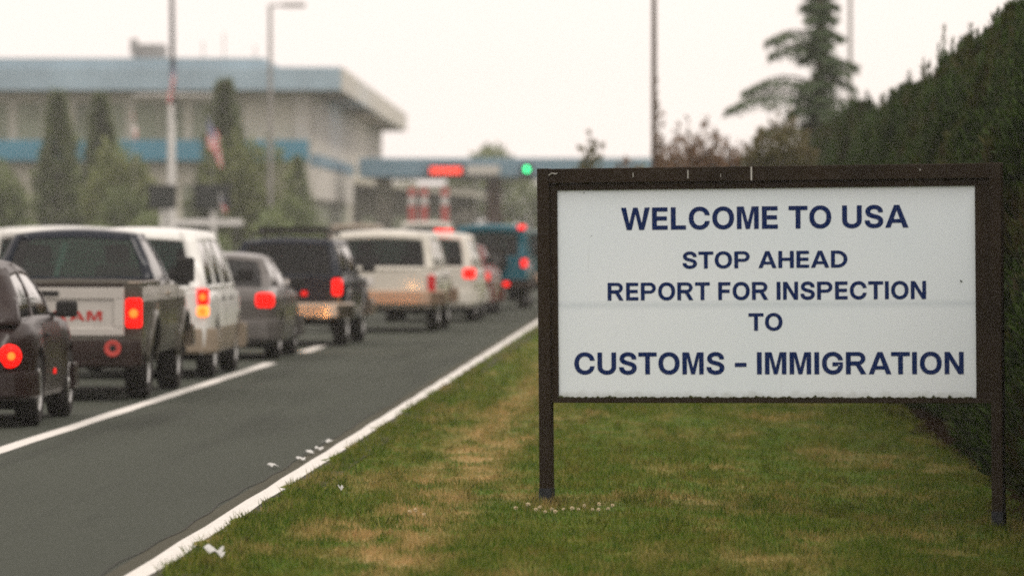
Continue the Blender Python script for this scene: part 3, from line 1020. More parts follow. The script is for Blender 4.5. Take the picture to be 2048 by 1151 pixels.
# two-tone pickup with navy cab
s = dict(L=5.6, W=1.92, sill=.46, belt=1.2, R=.385, wheels=(1.18, 4.68), rr=.3, ra=.05, rf=.7, fa=.14, flare=.018,
         vz=[0, .1, .35, .6, .85, 1, 1.3], vw=[.95, .975, 1, 1, .985, .965, .9],
         top=[(0, 1.2), (2.3, 1.2), (4.1, 1.2), (4.3, 1.16), (5.4, 1.08), (5.6, .95)],
         gh=dict(zb=1.19, zr=1.70, y=(2.36, 2.50, 3.40, 4.15), wb=.86, wr=.65, crown=.05, bow=.02, hump=.02, barrel=.02, round=.09,
                 rear=(.07, .93, .12, .86), front=(.06, .94, .06, .9), side=[(.12, .88, .08, .86)]))
t = thing('pickup_truck', 'two-tone silver and taupe pickup truck with a navy cab and red letters on its tailgate', 'pickup truck', (-6.47, 58.0, 0), 0, Q)
cb = body_loft(s, 2.32, 5.6).build('body', P_taupe, t, smooth=True, angle=40)
bed = body_loft(s, .05, 2.26, top=False)
for sd in (1, -1):
    bed.bx(sd * .80 - .03, sd * .80 + .03, .06, 2.26, .62, 1.165)
    bed.bx(min(sd * .79, sd * .925), max(sd * .79, sd * .925), .05, 2.26, 1.165, 1.20)
bed.bx(-.80, .80, .06, 2.26, .58, .62)
bed.bx(-.80, .80, 2.20, 2.26, .62, 1.20)
for sd in (1, -1):
    bed.bx(sd * .86 - .09, sd * .86 + .09, .035, .07, .50, 1.165)
bedo = bed.build('bed', P_taupe, t, smooth=True, angle=40)
for sd in (1, -1):
    side_patch(s, .07, 2.24, 1.02, 1.19, .006, sd).build('silver_band', P_silver, bedo, smooth=True)
    side_patch(s, 2.36, 4.9, 1.02, 1.19, .006, sd).build('silver_band', P_silver, cb, smooth=True)
    MB().bx(min(sd * .80, sd * .93), max(sd * .80, sd * .93), .05, 2.27, 1.2005, 1.222).build('bed_rail', M['chrome'], bedo, bevel=.006)
    d = side_patch(s, 2.62, 3.85, .56, 1.01, .006, sd).build('door', P_taupe, t, smooth=True, angle=40)
    MB().box((sd * (hwid(s, 2.8, 1.08) + .02), 2.8, 1.08), (.03, .17, .04)).build('door_handle', M['chrome'], d, bevel=.01)
    o = MB().box((sd * 1.05, 3.92, 1.32), (.2, .1, .27)).build('side_mirror', M['dark'], t, bevel=.03, segs=3)
    MB().box((sd * .93, 3.95, 1.24), (.14, .05, .05)).build('mirror_arm', M['dark'], o)
    for yw in s['wheels']:
        ra = s['R'] * 1.22
        mb = MB()
        def fn(u, v, yw=yw, sd=sd):
            a = math.pi * u
            r = ra + .07 * v
            y, z = yw - r * math.cos(a), s['R'] + r * math.sin(a)
            return (sd * (hwid(s, y, z) + .02 + .025 * (1 - v)), y, z)
        mb.grid(fn, 18, 1)
        a = mb.build('wheel_arch', P_taupe, t, smooth=True)
        a.modifiers.new('thick', 'SOLIDIFY').thickness = .03
greenhouse(s, s['gh'], P_navy, t, (M['glass'], M['glass'], M['glass']), 'cab')
tgm = MB()
tgm.bx(-.765, .765, -.012, .045, .665, 1.175)
tg = tgm.build('tailgate', P_silver, t, bevel=.012)
fr = MB()
fr.bx(-.765, .765, -.030, -.0125, 1.045, 1.165)
fr.bx(-.765, .765, -.030, -.0125, .67, .755)
fr.bx(-.765, -.66, -.030, -.0125, .7555, 1.0445)
fr.bx(.66, .765, -.030, -.0125, .7555, 1.0445)
fr.build('tailgate_panel', P_silver, tg, bevel=.012)
MB().bx(-.765, .765, -.034, .045, 1.1755, 1.20).build('tailgate_trim', P_bump, tg, bevel=.006)
MB().bx(-.1, .1, -.045, -.031, 1.08, 1.13).build('tailgate_handle', M['dark'], tg, bevel=.008)
lettering('lettering', [('RAM', .04, .54, .825, .925)], M['redtext'], tg, -.016)
for sd in (1, -1):
    o = MB().box((sd * .865, .02, .905), (.165, .1, .30)).build('tail_light', M['brake'], t, bevel=.03, segs=3)
    MB().lathe([(.045, 0), (.04, -.008), (.0005, -.014)], 20, 'y', (sd * .865, -.031, .90)).build('lit_bulb', M['bulb'], o, smooth=True)
bo = bumper(s, .34, .63, .09, -.02, -1, .14, .10).build('rear_bumper', P_bump, t, smooth=True, angle=24)
for sd in (1, -1):
    rl = MB().lathe([(.085, 0), (.085, -.025), (.06, -.028), (.05, -.012), (.0005, -.012)], 24, 'y', (sd * .66, -.115, .545)).build('round_reflector', emat('glowing_red_reflector', (.5, .05, .04), .25, (.35, .06, .05)), bo, smooth=True)  # reflector face given a weak glow of its own
    MB().lathe([(.035, -.013), (.0005, -.02)], 16, 'y', (sd * .66, -.115, .545)).build('reflector_centre', M['dark'], rl)
bumper(s, .46, .72, .08, s['L'] - .03, 1, .5).build('front_bumper', M['chrome'], t, smooth=True, angle=50)
lamp_pair(t, 'headlight', .72, .9, .26, .17, M['headoff'], 5.57, .12)
add_wheels(s, t, M['alloy'], 8, .24)
ub = MB().bx(-.72, .72, .15, 5.3, .36, .57)
ub.build('underbody', M['under'], t)
MB().tube([(0, .02, .40), (0, -.14, .40), (0, -.16, .44)], .03, 8).build('tow_ball', M['chrome'], t, smooth=True)
seats(t, .42, 2.75, .82, .55)
MB().box((-.16, 2.47, 1.42), (.06, .012, .42), Matrix.Rotation(.28, 3, 'Y')).build('window_slider', P_dgrey, t)

# white van-like people carrier
s = dict(L=4.95, W=1.92, sill=.30, belt=1.06, R=.335, wheels=(1.02, 4.02), rr=.35, ra=.06, rf=.8, fa=.2,
         top=[(0, 1.04), (3.7, 1.07), (4.2, .99), (4.8, .85), (4.95, .68)],
         gh=dict(zb=1.04, zr=1.71, y=(.03, .22, 3.0, 4.1), wb=.91, wr=.745, crown=.05, bow=.05, hump=.03, barrel=.02, round=.09,
                 rear=(.10, .90, .08, .84), front=(.06, .94, .06, .9), side=[(.045, .33, .09, .84), (.365, .62, .09, .84), (.655, .94, .09, .84)]),
         doors=[(2.75, 3.72), (1.65, 2.72)], mirror=(3.75, 1.2), rb=(.30, .60, .07, P_tan), plate=(0, .68), clad=(.60, P_tan), bench=1.4, handle=M['dark'])
v = vehicle('minivan', 'white minivan with tan lower cladding directly ahead of the pickup truck', 'minivan', (-6.50, 66.6, 0), R(-.3), s, P_white, Q)
lamp_pair(v, 'tail_light', .875, .965, .14, .19, M['brake'], .03, .12, .04)
lamp_pair(v, 'turn_signal', .875, .80, .14, .13, M['amber'], .03, .12, .045, bmat=M['bulb'])

# silver saloon
s = dict(L=4.4, W=1.72, sill=.24, belt=.93, R=.31, wheels=(.98, 3.58), rr=.45, ra=.10, rf=.8, fa=.22,
         top=[(0, .88), (.1, .94), (.8, .97), (3.1, .96), (4.2, .80), (4.4, .62)],
         gh=dict(zb=.95, zr=1.36, y=(.55, 1.20, 2.45, 3.3), wb=.75, wr=.58, crown=.05, bow=.07, hump=.04, barrel=.03, round=.09,
                 rear=(.08, .92, .08, .88), front=(.06, .94, .06, .9), side=[(.10, .46, .08, .84), (.50, .93, .08, .84)]),
         doors=[(2.2, 3.1), (1.35, 2.18)], mirror=(3.0, 1.02), rb=(.26, .56, .07, P_grey), plate=(0, .64), bench=1.15, hmat=M['head'], hz=.64)
v = vehicle('sedan', 'silver grey sedan with lit tail lights between the white minivan and the navy SUV', 'car', (-6.33, 76.4, 0), R(-.8), s, P_grey, Q)
lamp_pair(v, 'tail_light', .71, .81, .25, .20, M['brake'], .05, .19)

# navy sport utility with roof rack
s = dict(L=4.55, W=1.76, sill=.40, belt=1.06, R=.365, wheels=(.95, 3.68), rr=.35, ra=.06, rf=.5, fa=.14,
         top=[(0, 1.04), (3.2, 1.07), (3.5, 1.04), (4.4, .98), (4.55, .85)],
         gh=dict(zb=1.045, zr=1.58, y=(.03, .30, 2.45, 3.15), wb=.83, wr=.69, crown=.05, bow=.04, hump=.02, barrel=.02, round=.07,
                 rear=(.08, .92, .06, .86), front=(.06, .94, .06, .9), side=[(.06, .40, .08, .84), (.45, .92, .08, .84)]),
         doors=[(1.9, 3.05)], mirror=(2.95, 1.17), rb=(.42, .66, .12, M['chrome']), clad=(.60, P_dgrey), liner=P_dgrey, bench=1.0, hmat=M['head'], hz=.70, plate=(-.1, .86))
v = vehicle('suv', 'dark navy SUV with a black roof rack and bright chrome bumper in the queue', 'SUV', (-5.97, 85.5, 0), R(-1.9), s, P_navy, Q)
lamp_pair(v, 'tail_light', .775, .895, .15, .25, M['brake'], .02, .12)
lamp_pair(v, 'bumper_lamp', .28, .80, .09, .07, M['tail'], -.02, .05)
rk = MB()
for sd in (1, -1):
    rk.tube([(sd * .58, .5, 1.62), (sd * .58, .6, 1.70), (sd * .58, 2.2, 1.72), (sd * .58, 2.35, 1.64)], .022, 8)
for y in (.6, 1.1, 1.6, 2.15): rk.tube([(-.58, y, 1.705), (.58, y, 1.705)], .02, 8)
rk.bx(-.5, .5, .7, 2.05, 1.735, 1.80)
rk.build('roof_rack', M['dark'], v, smooth=True, bevel=.012)

# big white sport utility
s = dict(L=5.1, W=1.96, sill=.42, belt=1.08, R=.385, wheels=(1.15, 4.15), rr=.35, ra=.06, rf=.6, fa=.14,
         top=[(0, 1.05), (3.7, 1.09), (4.1, 1.06), (4.9, 1.0), (5.1, .85)],
         gh=dict(zb=1.06, zr=1.69, y=(.03, .26, 3.0, 3.75), wb=.93, wr=.80, crown=.05, bow=.04, hump=.02, barrel=.02, round=.08,
                 rear=(.08, .92, .10, .80), front=(.06, .94, .06, .9), side=[(.10, .35, .10, .82), (.40, .66, .10, .82), (.70, .94, .10, .82)]),
         doors=[(2.75, 3.75), (1.8, 2.73)], mirror=(3.6, 1.22), rb=(.46, .72, .12, P_beige), clad=(.70, P_tan), bench=1.3, plate=(-.25, .80))
v = vehicle('suv', 'large white SUV with beige lower body, bumper lit orange, ahead of the navy SUV', 'SUV', (-5.18, 97.3, 0), R(-.9), s, P_cream, Q)
lamp_pair(v, 'tail_light', .885, .84, .13, .30, M['dimtail'], .02, .12)

# white wagon
s = dict(L=4.7, W=1.78, sill=.30, belt=1.02, R=.34, wheels=(.95, 3.75), rr=.35, ra=.06, rf=.7, fa=.18,
         top=[(0, 1.0), (3.4, 1.03), (3.9, .96), (4.6, .84), (4.7, .7)],
         gh=dict(zb=1.0, zr=1.64, y=(.03, .24, 2.8, 3.7), wb=.84, wr=.70, crown=.05, bow=.05, hump=.03, barrel=.02, round=.08,
                 rear=(.10, .90, .10, .84), front=(.06, .94, .06, .9), side=[(.06, .34, .1, .84), (.38, .64, .1, .84), (.68, .94, .1, .84)]),
         doors=[(2.55, 3.45), (1.6, 2.52)], mirror=(3.35, 1.16), rb=(.34, .62, .07, P_cream), plate=(0, .68), bench=1.3)
v = vehicle('minivan', 'white minivan with a glowing high brake light just behind the teal SUV in the queue', 'minivan', (-4.82, 107.8, 0), R(-1.0), s, P_cream, Q)
lamp_pair(v, 'tail_light', .78, .93, .24, .18, M['brake'], .03, .12)
MB().bx(.12, .46, -.02, .10, 1.715, 1.775).build('brake_light', M['brake'], v, bevel=.015)

# red saloon
s = dict(L=4.4, W=1.72, sill=.24, belt=.95, R=.31, wheels=(.98, 3.58), rr=.45, ra=.10, rf=.8, fa=.22,
         top=[(0, .88), (.1, .95), (.8, .98), (3.1, .97), (4.2, .80), (4.4, .62)],
         gh=dict(zb=.96, zr=1.38, y=(.55, 1.20, 2.45, 3.3), wb=.76, wr=.60, crown=.05, bow=.07, hump=.04, barrel=.03, round=.09,
                 rear=(.08, .92, .08, .88), front=(.06, .94, .06, .9), side=[(.10, .46, .08, .84), (.50, .93, .08, .84)]),
         doors=[(2.2, 3.1), (1.35, 2.18)], mirror=(3.0, 1.04), rb=(.26, .56, .07, P_red), plate=(0, .64), bench=1.15)
v = vehicle('sedan', 'dark red sedan half hidden between the white minivan and the teal SUV', 'car', (-4.80, 117.0, 0), R(-1.4), s, P_red, Q)
lamp_pair(v, 'tail_light', .70, .80, .28, .17, M['tail'], .05, .14)

# teal boxy off-roader with spare wheel
s = dict(L=4.2, W=1.64, sill=.45, belt=1.10, R=.37, wheels=(.85, 3.3), rr=.2, ra=.03, rf=.4, fa=.1,
         top=[(0, 1.09), (2.9, 1.11), (3.1, 1.08), (4.1, 1.02), (4.2, .9)],
         gh=dict(zb=1.09, zr=1.83, y=(.02, .10, 2.5, 2.95), wb=.80, wr=.745, crown=.05, bow=.02, hump=.01, barrel=.01, round=.06,
                 rear=(.12, .88, .10, .76), front=(.06, .94, .06, .9), side=[(.08, .48, .1, .82), (.54, .93, .1, .82)]),
         doors=[(1.75, 2.8)], mirror=(2.75, 1.25), rb=(.46, .66, .1, P_bump), clad=(.66, P_bump), liner=P_bump)
v = vehicle('off_road_vehicle', 'tall teal off road vehicle with a spare wheel on its tailgate', 'SUV', (-4.24, 126.0, 0), R(-.6), s, P_teal, Q)
lamp_pair(v, 'tail_light', .735, 1.02, .13, .17, M['brake'], .01, .10)
MB().box((.68, -.01, 1.815), (.17, .06, .10)).build('marker_lamp', M['brake'], v, bevel=.02)
MB().box((.34, -.10, .56), (.13, .06, .09)).build('bumper_lamp', M['brake'], v, bevel=.02)
sw = MB().lathe([(.2, -.09), (.3, -.10), (.335, -.06), (.335, .06), (.3, .10), (.2, .09)], 32, 'y', (.03, -.12, 1.06)).build('spare_wheel', M['rubber'], v, smooth=True)
MB().lathe([(.2, -.085), (.17, -.06), (.08, -.05), (.06, -.09), (.0005, -.09)], 24, 'y', (.03, -.12, 1.06)).build('rim', P_dgrey, sw, smooth=True)

# a further vehicle ahead, mostly behind the sign
s = dict(L=4.7, W=1.84, sill=.38, belt=1.06, R=.36, wheels=(1.0, 3.8), rr=.35, ra=.06, rf=.5, fa=.14,
         top=[(0, 1.04), (3.3, 1.07), (4.5, .98), (4.7, .85)],
         gh=dict(zb=1.045, zr=1.70, y=(.03, .25, 2.7, 3.3), wb=.87, wr=.74, crown=.05, bow=.04, hump=.02, barrel=.02, round=.07,
                 rear=(.08, .92, .06, .86), front=(.06, .94, .06, .9), side=[(.06, .40, .08, .84), (.45, .92, .08, .84)]),
         doors=[(1.9, 3.05)], mirror=(2.95, 1.17), rb=(.42, .68, .12, P_beige))
v = vehicle('suv', 'dark green SUV mostly hidden beyond the teal vehicle and the sign post', 'SUV', (-3.42, 139, 0), R(-.6), s, P_green, Q)
lamp_pair(v, 'tail_light', .80, .95, .14, .20, M['brake'], .02, .12)

# tall white van in the next lane, its roof showing over the pickup
s = dict(L=5.0, W=1.95, sill=.32, belt=1.06, R=.35, wheels=(1.05, 4.0), rr=.35, ra=.05, rf=.8, fa=.2,
         top=[(0, 1.04), (3.9, 1.07), (4.4, .99), (5.0, .75)],
         gh=dict(zb=1.04, zr=1.76, y=(.03, .16, 3.4, 4.2), wb=.93, wr=.80, crown=.035, bow=.04, hump=.02, barrel=.02, round=.07,
                 rear=(.10, .90, .10, .80), front=(.06, .94, .06, .9), side=[(.05, .33, .1, .82), (.37, .62, .1, .82), (.66, .94, .1, .82)]),
         doors=[(3.0, 3.9)], mirror=(3.85, 1.2), rb=(.34, .6, .08, P_dgrey))
v = vehicle('van', 'white van in the next lane with only its roof showing above the pickup truck', 'van', (-9.55, 85, 0), 0, s, P_white)
lamp_pair(v, 'tail_light', .88, .92, .12, .3, M['tail'], .02, .12)

# ================================================================ vegetation
M['thuja'] = leafmat('cedar_hedge_leaf', (.004, .013, .002), (.060, .105, .017), (.075, .042, .013), .75, 1.6, .14)
M['conifer'] = leafmat('conifer_needles', (.05, .08, .04), (.12, .16, .085), None, trans=.15)
M['fir'] = leafmat('fir_needles', (.10, .135, .06), (.20, .235, .10), None, trans=.2)  # fir and bush leaf colours paled to stand in for distance haze
M['leaf'] = leafmat('bush_leaf', (.11, .14, .055), (.22, .24, .095), None, trans=.3)
M['redleaf'] = leafmat('autumn_leaf', (.10, .065, .032), (.22, .12, .065), (.09, .10, .035), .8, .5, .3)
M['olive'] = leafmat('olive_leaf', (.085, .085, .03), (.17, .15, .055), (.19, .11, .06), .7, .6, .3)
M['bark'] = pmat('bark', (.06, .045, .033), .9, 0, .3, 8, .6)
M['stem'] = pmat('clover_stem', (.06, .1, .025), .8)


def thuja_parts(H, rad, N, seed):
    g = np.random.default_rng(seed)
    h = g.random(N) ** 1.12
    a = g.random(N) * 2 * np.pi
    lump = 1 + .17 * np.sin(3 * a + 7 * h + seed) + .16 * np.sin(5 * a - 13 * h) + .10 * np.sin(2 * a + 23 * h + seed * 2) + .07 * np.sin(9 * a + 31 * h)
    prof = np.minimum(1, .72 + h * 2.0) * np.clip(1 - h ** 1.7, 0, 1) ** .78 + .03
    q = 1 - .55 * g.random(N) ** 2.2
    r = rad * prof * lump * q
    p = np.stack([r * np.cos(a), r * np.sin(a), H * (.01 + .97 * h)], 1)
    d = np.stack([np.cos(a), np.sin(a), .9 + 1.3 * h], 1) + g.normal(size=(N, 3)) * .45
    ln = (.05 + .08 * g.random(N)) * (1 + .5 * h)
    v = [leaves(p, d, ln, ln * .26)]
    # upright leader tufts
    for k in range(26):
        aa, rr = g.random() * 6.28, rad * .62 * g.random() ** .6
        z0 = H * (.93 - .30 * (rr / rad) ** 1.5 + .05 * g.random())
        m_ = 110
        t = g.random(m_)
        hh = .20 + .34 * g.random() ** 2
        pp = np.stack([rr * np.cos(aa) + g.normal(size=m_) * .06 * (1 - t), rr * np.sin(aa) + g.normal(size=m_) * .05 * (1 - t), z0 + hh * t], 1)
        dd = g.normal(size=(m_, 3)) * .35 + np.array([0, 0, 1.0])
        v.append(leaves(pp, dd, .04 + .06 * g.random(m_), .012))
    return np.concatenate(v)


HG = 'clipped cedar hedge plants beside the lawn'
protos = []
for k in range(4):
    th = thing('cedar_shrub', 'dark green cedar shrub standing in the hedge row to the right of the sign', 'shrub', (0, 0, 0), 0, HG)
    MB().tube([(0, 0, -.1), (.03, .02, 1.2), (0, 0, 2.9)], [.09, .06, .02], 8).build('trunk', M['bark'], th, smooth=True)
    np_mesh('foliage', thuja_parts(3.5 + .3 * (k % 2), .86, 46000, 11 + k), 4, M['thuja'], th)
    protos.append(th)
y, i = 23.5, 0
while y < 128:
    k = i % 4
    o = protos[k] if i < 4 else copy_tree(protos[k])
    x = 3.26 + random.uniform(-.10, .10)
    o.location = (x, y, float(gz(3, y)) - .02)
    o.rotation_euler = (0, 0, random.uniform(0, 6.28))
    sc = random.uniform(.86, 1.06)
    o.scale = (sc, sc, random.uniform(.90, 1.10))
    y += random.uniform(1.0, 1.35)
    i += 1


def cone_tree(name, label, cat, loc, H, rad, N, mat, group=None, seed=0, z0=.06):
    g = np.random.default_rng(seed)
    th = thing(name, label, cat, loc, 0, group)
    MB().tube([(0, 0, -.2), (0, 0, H * .5), (0, 0, H * .97)], [H * .018, H * .012, .01], 8).build('trunk', M['bark'], th, smooth=True)
    h = g.random(N) ** 1.3
    a = g.random(N) * 2 * np.pi
    tier = .62 + .46 * np.abs(np.sin(h * 19 + a * .5 + np.sin(a * 3)))
    lump = 1 + .22 * np.sin(3 * a + 9 * h + seed) + .15 * np.sin(5 * a - 17 * h)
    r = rad * (1 - h) ** .9 * tier * lump * (1 - .5 * g.random(N) ** 1.7) + .03
    p = np.stack([r * np.cos(a), r * np.sin(a), H * (z0 + (.99 - z0) * h)], 1)
    d = np.stack([np.cos(a), np.sin(a), -.1 + .6 * h], 1) + g.normal(size=(N, 3)) * .5
    ln = (.16 + .26 * g.random(N)) * (H / 7)
    np_mesh('crown', leaves(p, d, ln, ln * .35), 4, mat, th)
    return th


def bush(name, label, cat, loc, size, N, mat, group=None, seed=0, leaf=.09, lobes=7, trunk=True):
    g = np.random.default_rng(seed)
    th = thing(name, label, cat, loc, 0, group)
    sx, sy, H = size
    C_ = np.stack([g.uniform(-.6, .6, lobes) * sx, g.uniform(-.6, .6, lobes) * sy, g.uniform(.32, .74, lobes) * H], 1)
    rr = np.stack([sx * g.uniform(.3, .55, lobes), sy * g.uniform(.3, .55, lobes), H * g.uniform(.2, .34, lobes)], 1)
    mb = MB()
    for c in C_:
        mb.tube([(0, 0, -.1), (c[0] * .4, c[1] * .4, c[2] * .5), tuple(c)], [.05, .035, .012], 6)
    mb.build('trunk', M['bark'], th, smooth=True)
    k = g.integers(0, lobes, N)
    u = unit(g.normal(size=(N, 3)))
    q = (1 - .6 * g.random(N) ** 1.6)[:, None] * (1 + .25 * np.sin(u[:, :1] * 9 + k[:, None]) * np.sin(u[:, 2:3] * 8))
    p = C_[k] + u * rr[k] * q
    p[:, 2] = np.abs(p[:, 2] - .1) + .05
    d = u + g.normal(size=(N, 3)) * .7 + np.array([0, 0, .3])
    ln = leaf * g.uniform(.6, 1.5, N)
    np_mesh('crown', leaves(p, d, ln, ln * .5), 4, mat, th)
    return th


# conifer with drooping tiers, right of the middle
def drooping_conifer(loc):
    g = np.random.default_rng(5)
    th = thing('conifer_tree', 'tall conifer with drooping tiered boughs standing against the white sky behind the hedge', 'tree', loc)
    H = 9.9
    MB().tube([(0, 0, -.3), (.05, 0, 4), (0, 0, 7), (.12, 0, H)], [.22, .17, .10, .015], 10).build('trunk', M['bark'], th, smooth=True)
    specs = []   # height, azimuth (deg, 0 = right, 180 = left), length, droop
    for z, az, ln in ((4.85, 183, 2.15), (5.25, 176, 1.75), (6.35, 181, 1.25), (6.05, 186, 1.15), (4.2, 175, 1.5), (3.6, 186, 1.35),
                      (5.75, 5, .85), (4.85, -4, 1.0), (5.3, 8, .8), (4.3, 4, .95), (3.7, -6, 1.0), (6.4, 3, .55)):
        specs.append((z, az, ln, .22))
    z = 2.3
    while z < 8.6:
        for k in range(3):
            az = g.uniform(20, 160) * (1 if g.random() < .5 else -1)
            specs.append((z, az, max(.25, (1.35 - (z - 2) * .15)) * g.uniform(.5, 1.0), .25))
        z += .30
    for z in (7.1, 7.5, 7.9, 8.3, 8.6):
        for k in range(3):
            specs.append((z, g.uniform(0, 360), .5 - (z - 7) * .13, .1))
    P, D, Ln = [], [], []
    for z, az, ln, dr in specs:
        a = R(az)
        dirv = np.array([math.cos(a), math.sin(a), 0])
        perp = np.array([-math.sin(a), math.cos(a), 0])
        pts = []
        for t in np.linspace(0, 1, 7):
            zz = z + .16 * ln * math.sin(t * math.pi) - dr * ln * .35 * t
            pts.append(dirv * ln * t + np.array([0, 0, zz]))
        MB().tube(pts, list(np.linspace(.04, .006, 7)), 5, cap=False).build('limb', M['bark'], th, smooth=True)
        n_ = int(560 * ln) + 60
        t = g.random(n_) ** .8
        idx = np.clip((t * 6).astype(int), 0, 5)
        fr_ = (t * 6 - idx)[:, None]
        pts = np.array(pts)
        base = pts[idx] * (1 - fr_) + pts[idx + 1] * fr_
        wdt = (.32 * ln * np.sin(np.pi * np.clip(t, .04, 1) ** .7) + .05)
        sd = g.uniform(-1, 1, n_)
        # sprays hang from side twigs; gaps between them
        clump = .5 + .5 * np.sin(t * ln * 11 + sd * 4 + z * 5)
        base = base + perp * (sd * wdt)[:, None]
        hang = g.random(n_) ** 1.3 * (.04 + .42 * clump ** 1.5) * (1.2 - .8 * t) * min(.95, .5 + ln * .4)
        base[:, 2] -= hang + np.abs(sd) * wdt * .2
        dd = dirv * .6 + perp * (sd * .5)[:, None] + np.array([0, 0, -.75]) + g.normal(size=(n_, 3)) * .35
        kp = g.random(n_) < .32 + 1.0 * clump ** 1.3
        P.append(base[kp]); D.append(dd[kp]); Ln.append((.06 + .11 * g.random(n_))[kp])
    n_ = 2300
    hz = g.uniform(2, 9.6, n_)
    aa = g.random(n_) * 6.28
    r_ = (.42 * (1 - (hz - 2) / 9.5)) * g.random(n_) ** .7 * (.65 + .5 * np.sin(hz * 9)) + .02
    P.append(np.stack([r_ * np.cos(aa), r_ * np.sin(aa), hz], 1))
    D.append(np.stack([np.cos(aa), np.sin(aa), -.3 + 0 * aa], 1) + g.normal(size=(n_, 3)) * .4)
    Ln.append(.08 + .1 * g.random(n_))
    P, D, Ln = np.concatenate(P), np.concatenate(D), np.concatenate(Ln)
    np_mesh('crown', leaves(P, D, Ln, Ln * .32), 4, M['conifer'], th)
    return th
drooping_conifer((3.13, 130, -.2))

# reddish shrubs between hedge and road
RB = 'reddish bushes beyond the sign'
for i, (x, y, w, h, lab) in enumerate((
        (-.55, 118, 1.3, 3.75, 'low reddish brown bush at the foot of the middle light pole'),
        (.55, 121, 1.4, 4.0, 'reddish brown bush between the middle light pole and the conifer'),
        (1.65, 116, 1.2, 4.3, 'olive and brown bush standing in front of the conifer'),
        (2.6, 122, 1.1, 4.1, 'brown green bush at the far end of the hedge'))):
    bush('autumn_bush', lab, 'bush', (x, y, -.1), (w, 1.0, h), 15000, M['redleaf'] if i != 2 else M['olive'], RB, 40 + i, .13, 14)
bush('sapling', 'thin leaning sapling against the pale canopy left of the middle light pole', 'sapling', (-1.97, 112, -.1), (.36, .3, 3.95), 1500, M['olive'], None, 61, .13, 6)
bush('low_bush', 'small green bush just above the sign top between the sapling and the pole', 'bush', (-1.1, 113, -.1), (.5, .5, 3.7), 3000, M['leaf'], None, 62, .10, 6)
bush('sapling', 'thin sapling with sparse leaves touching the middle light pole', 'sapling', (-.38, 116, -.1), (.28, .3, 5.0), 1100, M['redleaf'], None, 63, .10, 7)

# trees and bushes in front of the customs building
BT = 'trees in front of the customs building'
cone_tree('fir_tree', 'dark pointed fir tree in front of the building, left of the flagpole', 'tree', (-26.4, 240, 0), 7.6, 1.35, 7000, M['fir'], BT, 1)
cone_tree('fir_tree', 'second pointed fir tree, close right of the dark fir and as tall', 'tree', (-24.9, 243, 0), 7.5, 1.3, 7000, M['fir'], BT, 2)
cone_tree('fir_tree', 'tallest green fir tree right of the flagpole behind the hanging flag', 'tree', (-19.2, 238, 0), 8.0, 1.7, 8000, M['fir'], BT, 3)
cone_tree('fir_tree', 'small slim fir tree under the blue canopy corner', 'tree', (-16.6, 245, 0), 4.9, 1.2, 5000, M['fir'], BT, 4)
for i, (x, y, w, h, lab) in enumerate((
        (-28.6, 236, 1.7, 5.0, 'grey green bush at the left edge of the building front'),
        (-23.0, 234, 1.7, 5.3, 'rounded olive bush between the two firs and the flagpole'),
        (-21.6, 226, 1.5, 3.3, 'low yellow green bush at the foot of the flagpole'),
        (-17.9, 236, 1.8, 5.6, 'bushy green tree right of the hanging flag'),
        (-16.2, 232, 1.0, 3.4, 'low green bush at the right corner of the building'),
        (-30.9, 232, 1.6, 4.3, 'dull green bush cut by the left edge of the photo'))):
    bush('round_bush', lab, 'bush', (x, y, 0), (w, 1.2, h), 6000, M['leaf'] if i % 2 else M['fir'], BT, 70 + i, .24, 10)
hx_ = rng.uniform(-34, -12.5, 22000)
tag(np_mesh('hedge_mass', leaves(np.stack([hx_, rng.uniform(221, 224, 22000), rng.random(22000) ** .9 * (1.55 + .5 * np.sin(hx_ * 1.1) + .45 * np.sin(hx_ * 2.7 + 1))], 1),
     rng.normal(size=(22000, 3)) + np.array([0, -.3, .5]), .3, .14), 4, M['fir']), 'low dark shrubbery along the foot of the customs building', 'shrubbery', kind='stuff')
n_ = 26000
fx = rng.uniform(-46, 26, n_)
tag(np_mesh('far_woods', leaves(np.stack([fx, rng.uniform(395, 402, n_), rng.random(n_) ** .75 * (5.0 + 1.6 * np.sin(fx * .35) + 1.0 * np.sin(fx * .9 + 1))], 1),
     rng.normal(size=(n_, 3)) + np.array([0, -.3, .4]), .6, .35), 4, M['fir']), 'hazy belt of trees beyond the canopy', 'woods', kind='stuff')

# white clover in the lawn
M['clover'] = pmat('clover_head', (.74, .64, .46), .8, 0, .25, 60)
cl = MB()
cl.tube([(0, 0, 0), (.004, 0, .05), (0, .004, .085)], .0022, 5)
stem_m = cl
def clover(first=[None]):
    if first[0] is None:
        r = thing('clover_flower', 'cream white clover flower in the grass below the left sign post', 'flower', (0, 0, 0), 0, 'clover flowers below the sign')
        cl.build('stem', M['stem'], r, smooth=True)
        g = np.random.default_rng(3)
        u = unit(g.normal(size=(110, 3)))
        np_mesh('flower_head', leaves(u * .004 * np.array([1.2, 1, .8]) + np.array([0, .004, .086]), u + np.array([0, 0, .5]), .004 + .010 * g.random(110), .0045), 4, M['clover'], r)
        first[0] = r
        return r
    return copy_tree(first[0])
for px, py in ((-.955, 35.3), (-.90, 35.0), (-.87, 35.15), (-.83, 34.8), (-.80, 35.1), (-.76, 34.6), (-.72, 35.2), (-.68, 34.9), (-.66, 35.3), (-.60, 35.6),
               (-.56, 35.2), (-.52, 35.5), (-.50, 35.0), (-.46, 35.3), (-.44, 35.7), (-1.02, 34.9), (-1.65, 34.2), (-1.6, 34.3), (-1.56, 34.1)):
    o = clover()
    o.location = (px, py, float(gz(px, py)))
    o.rotation_euler = (random.uniform(-.2, .2), random.uniform(-.2, .2), random.uniform(0, 6))
    k = random.uniform(.75, 1.05)
    o.scale = (k, k, k)

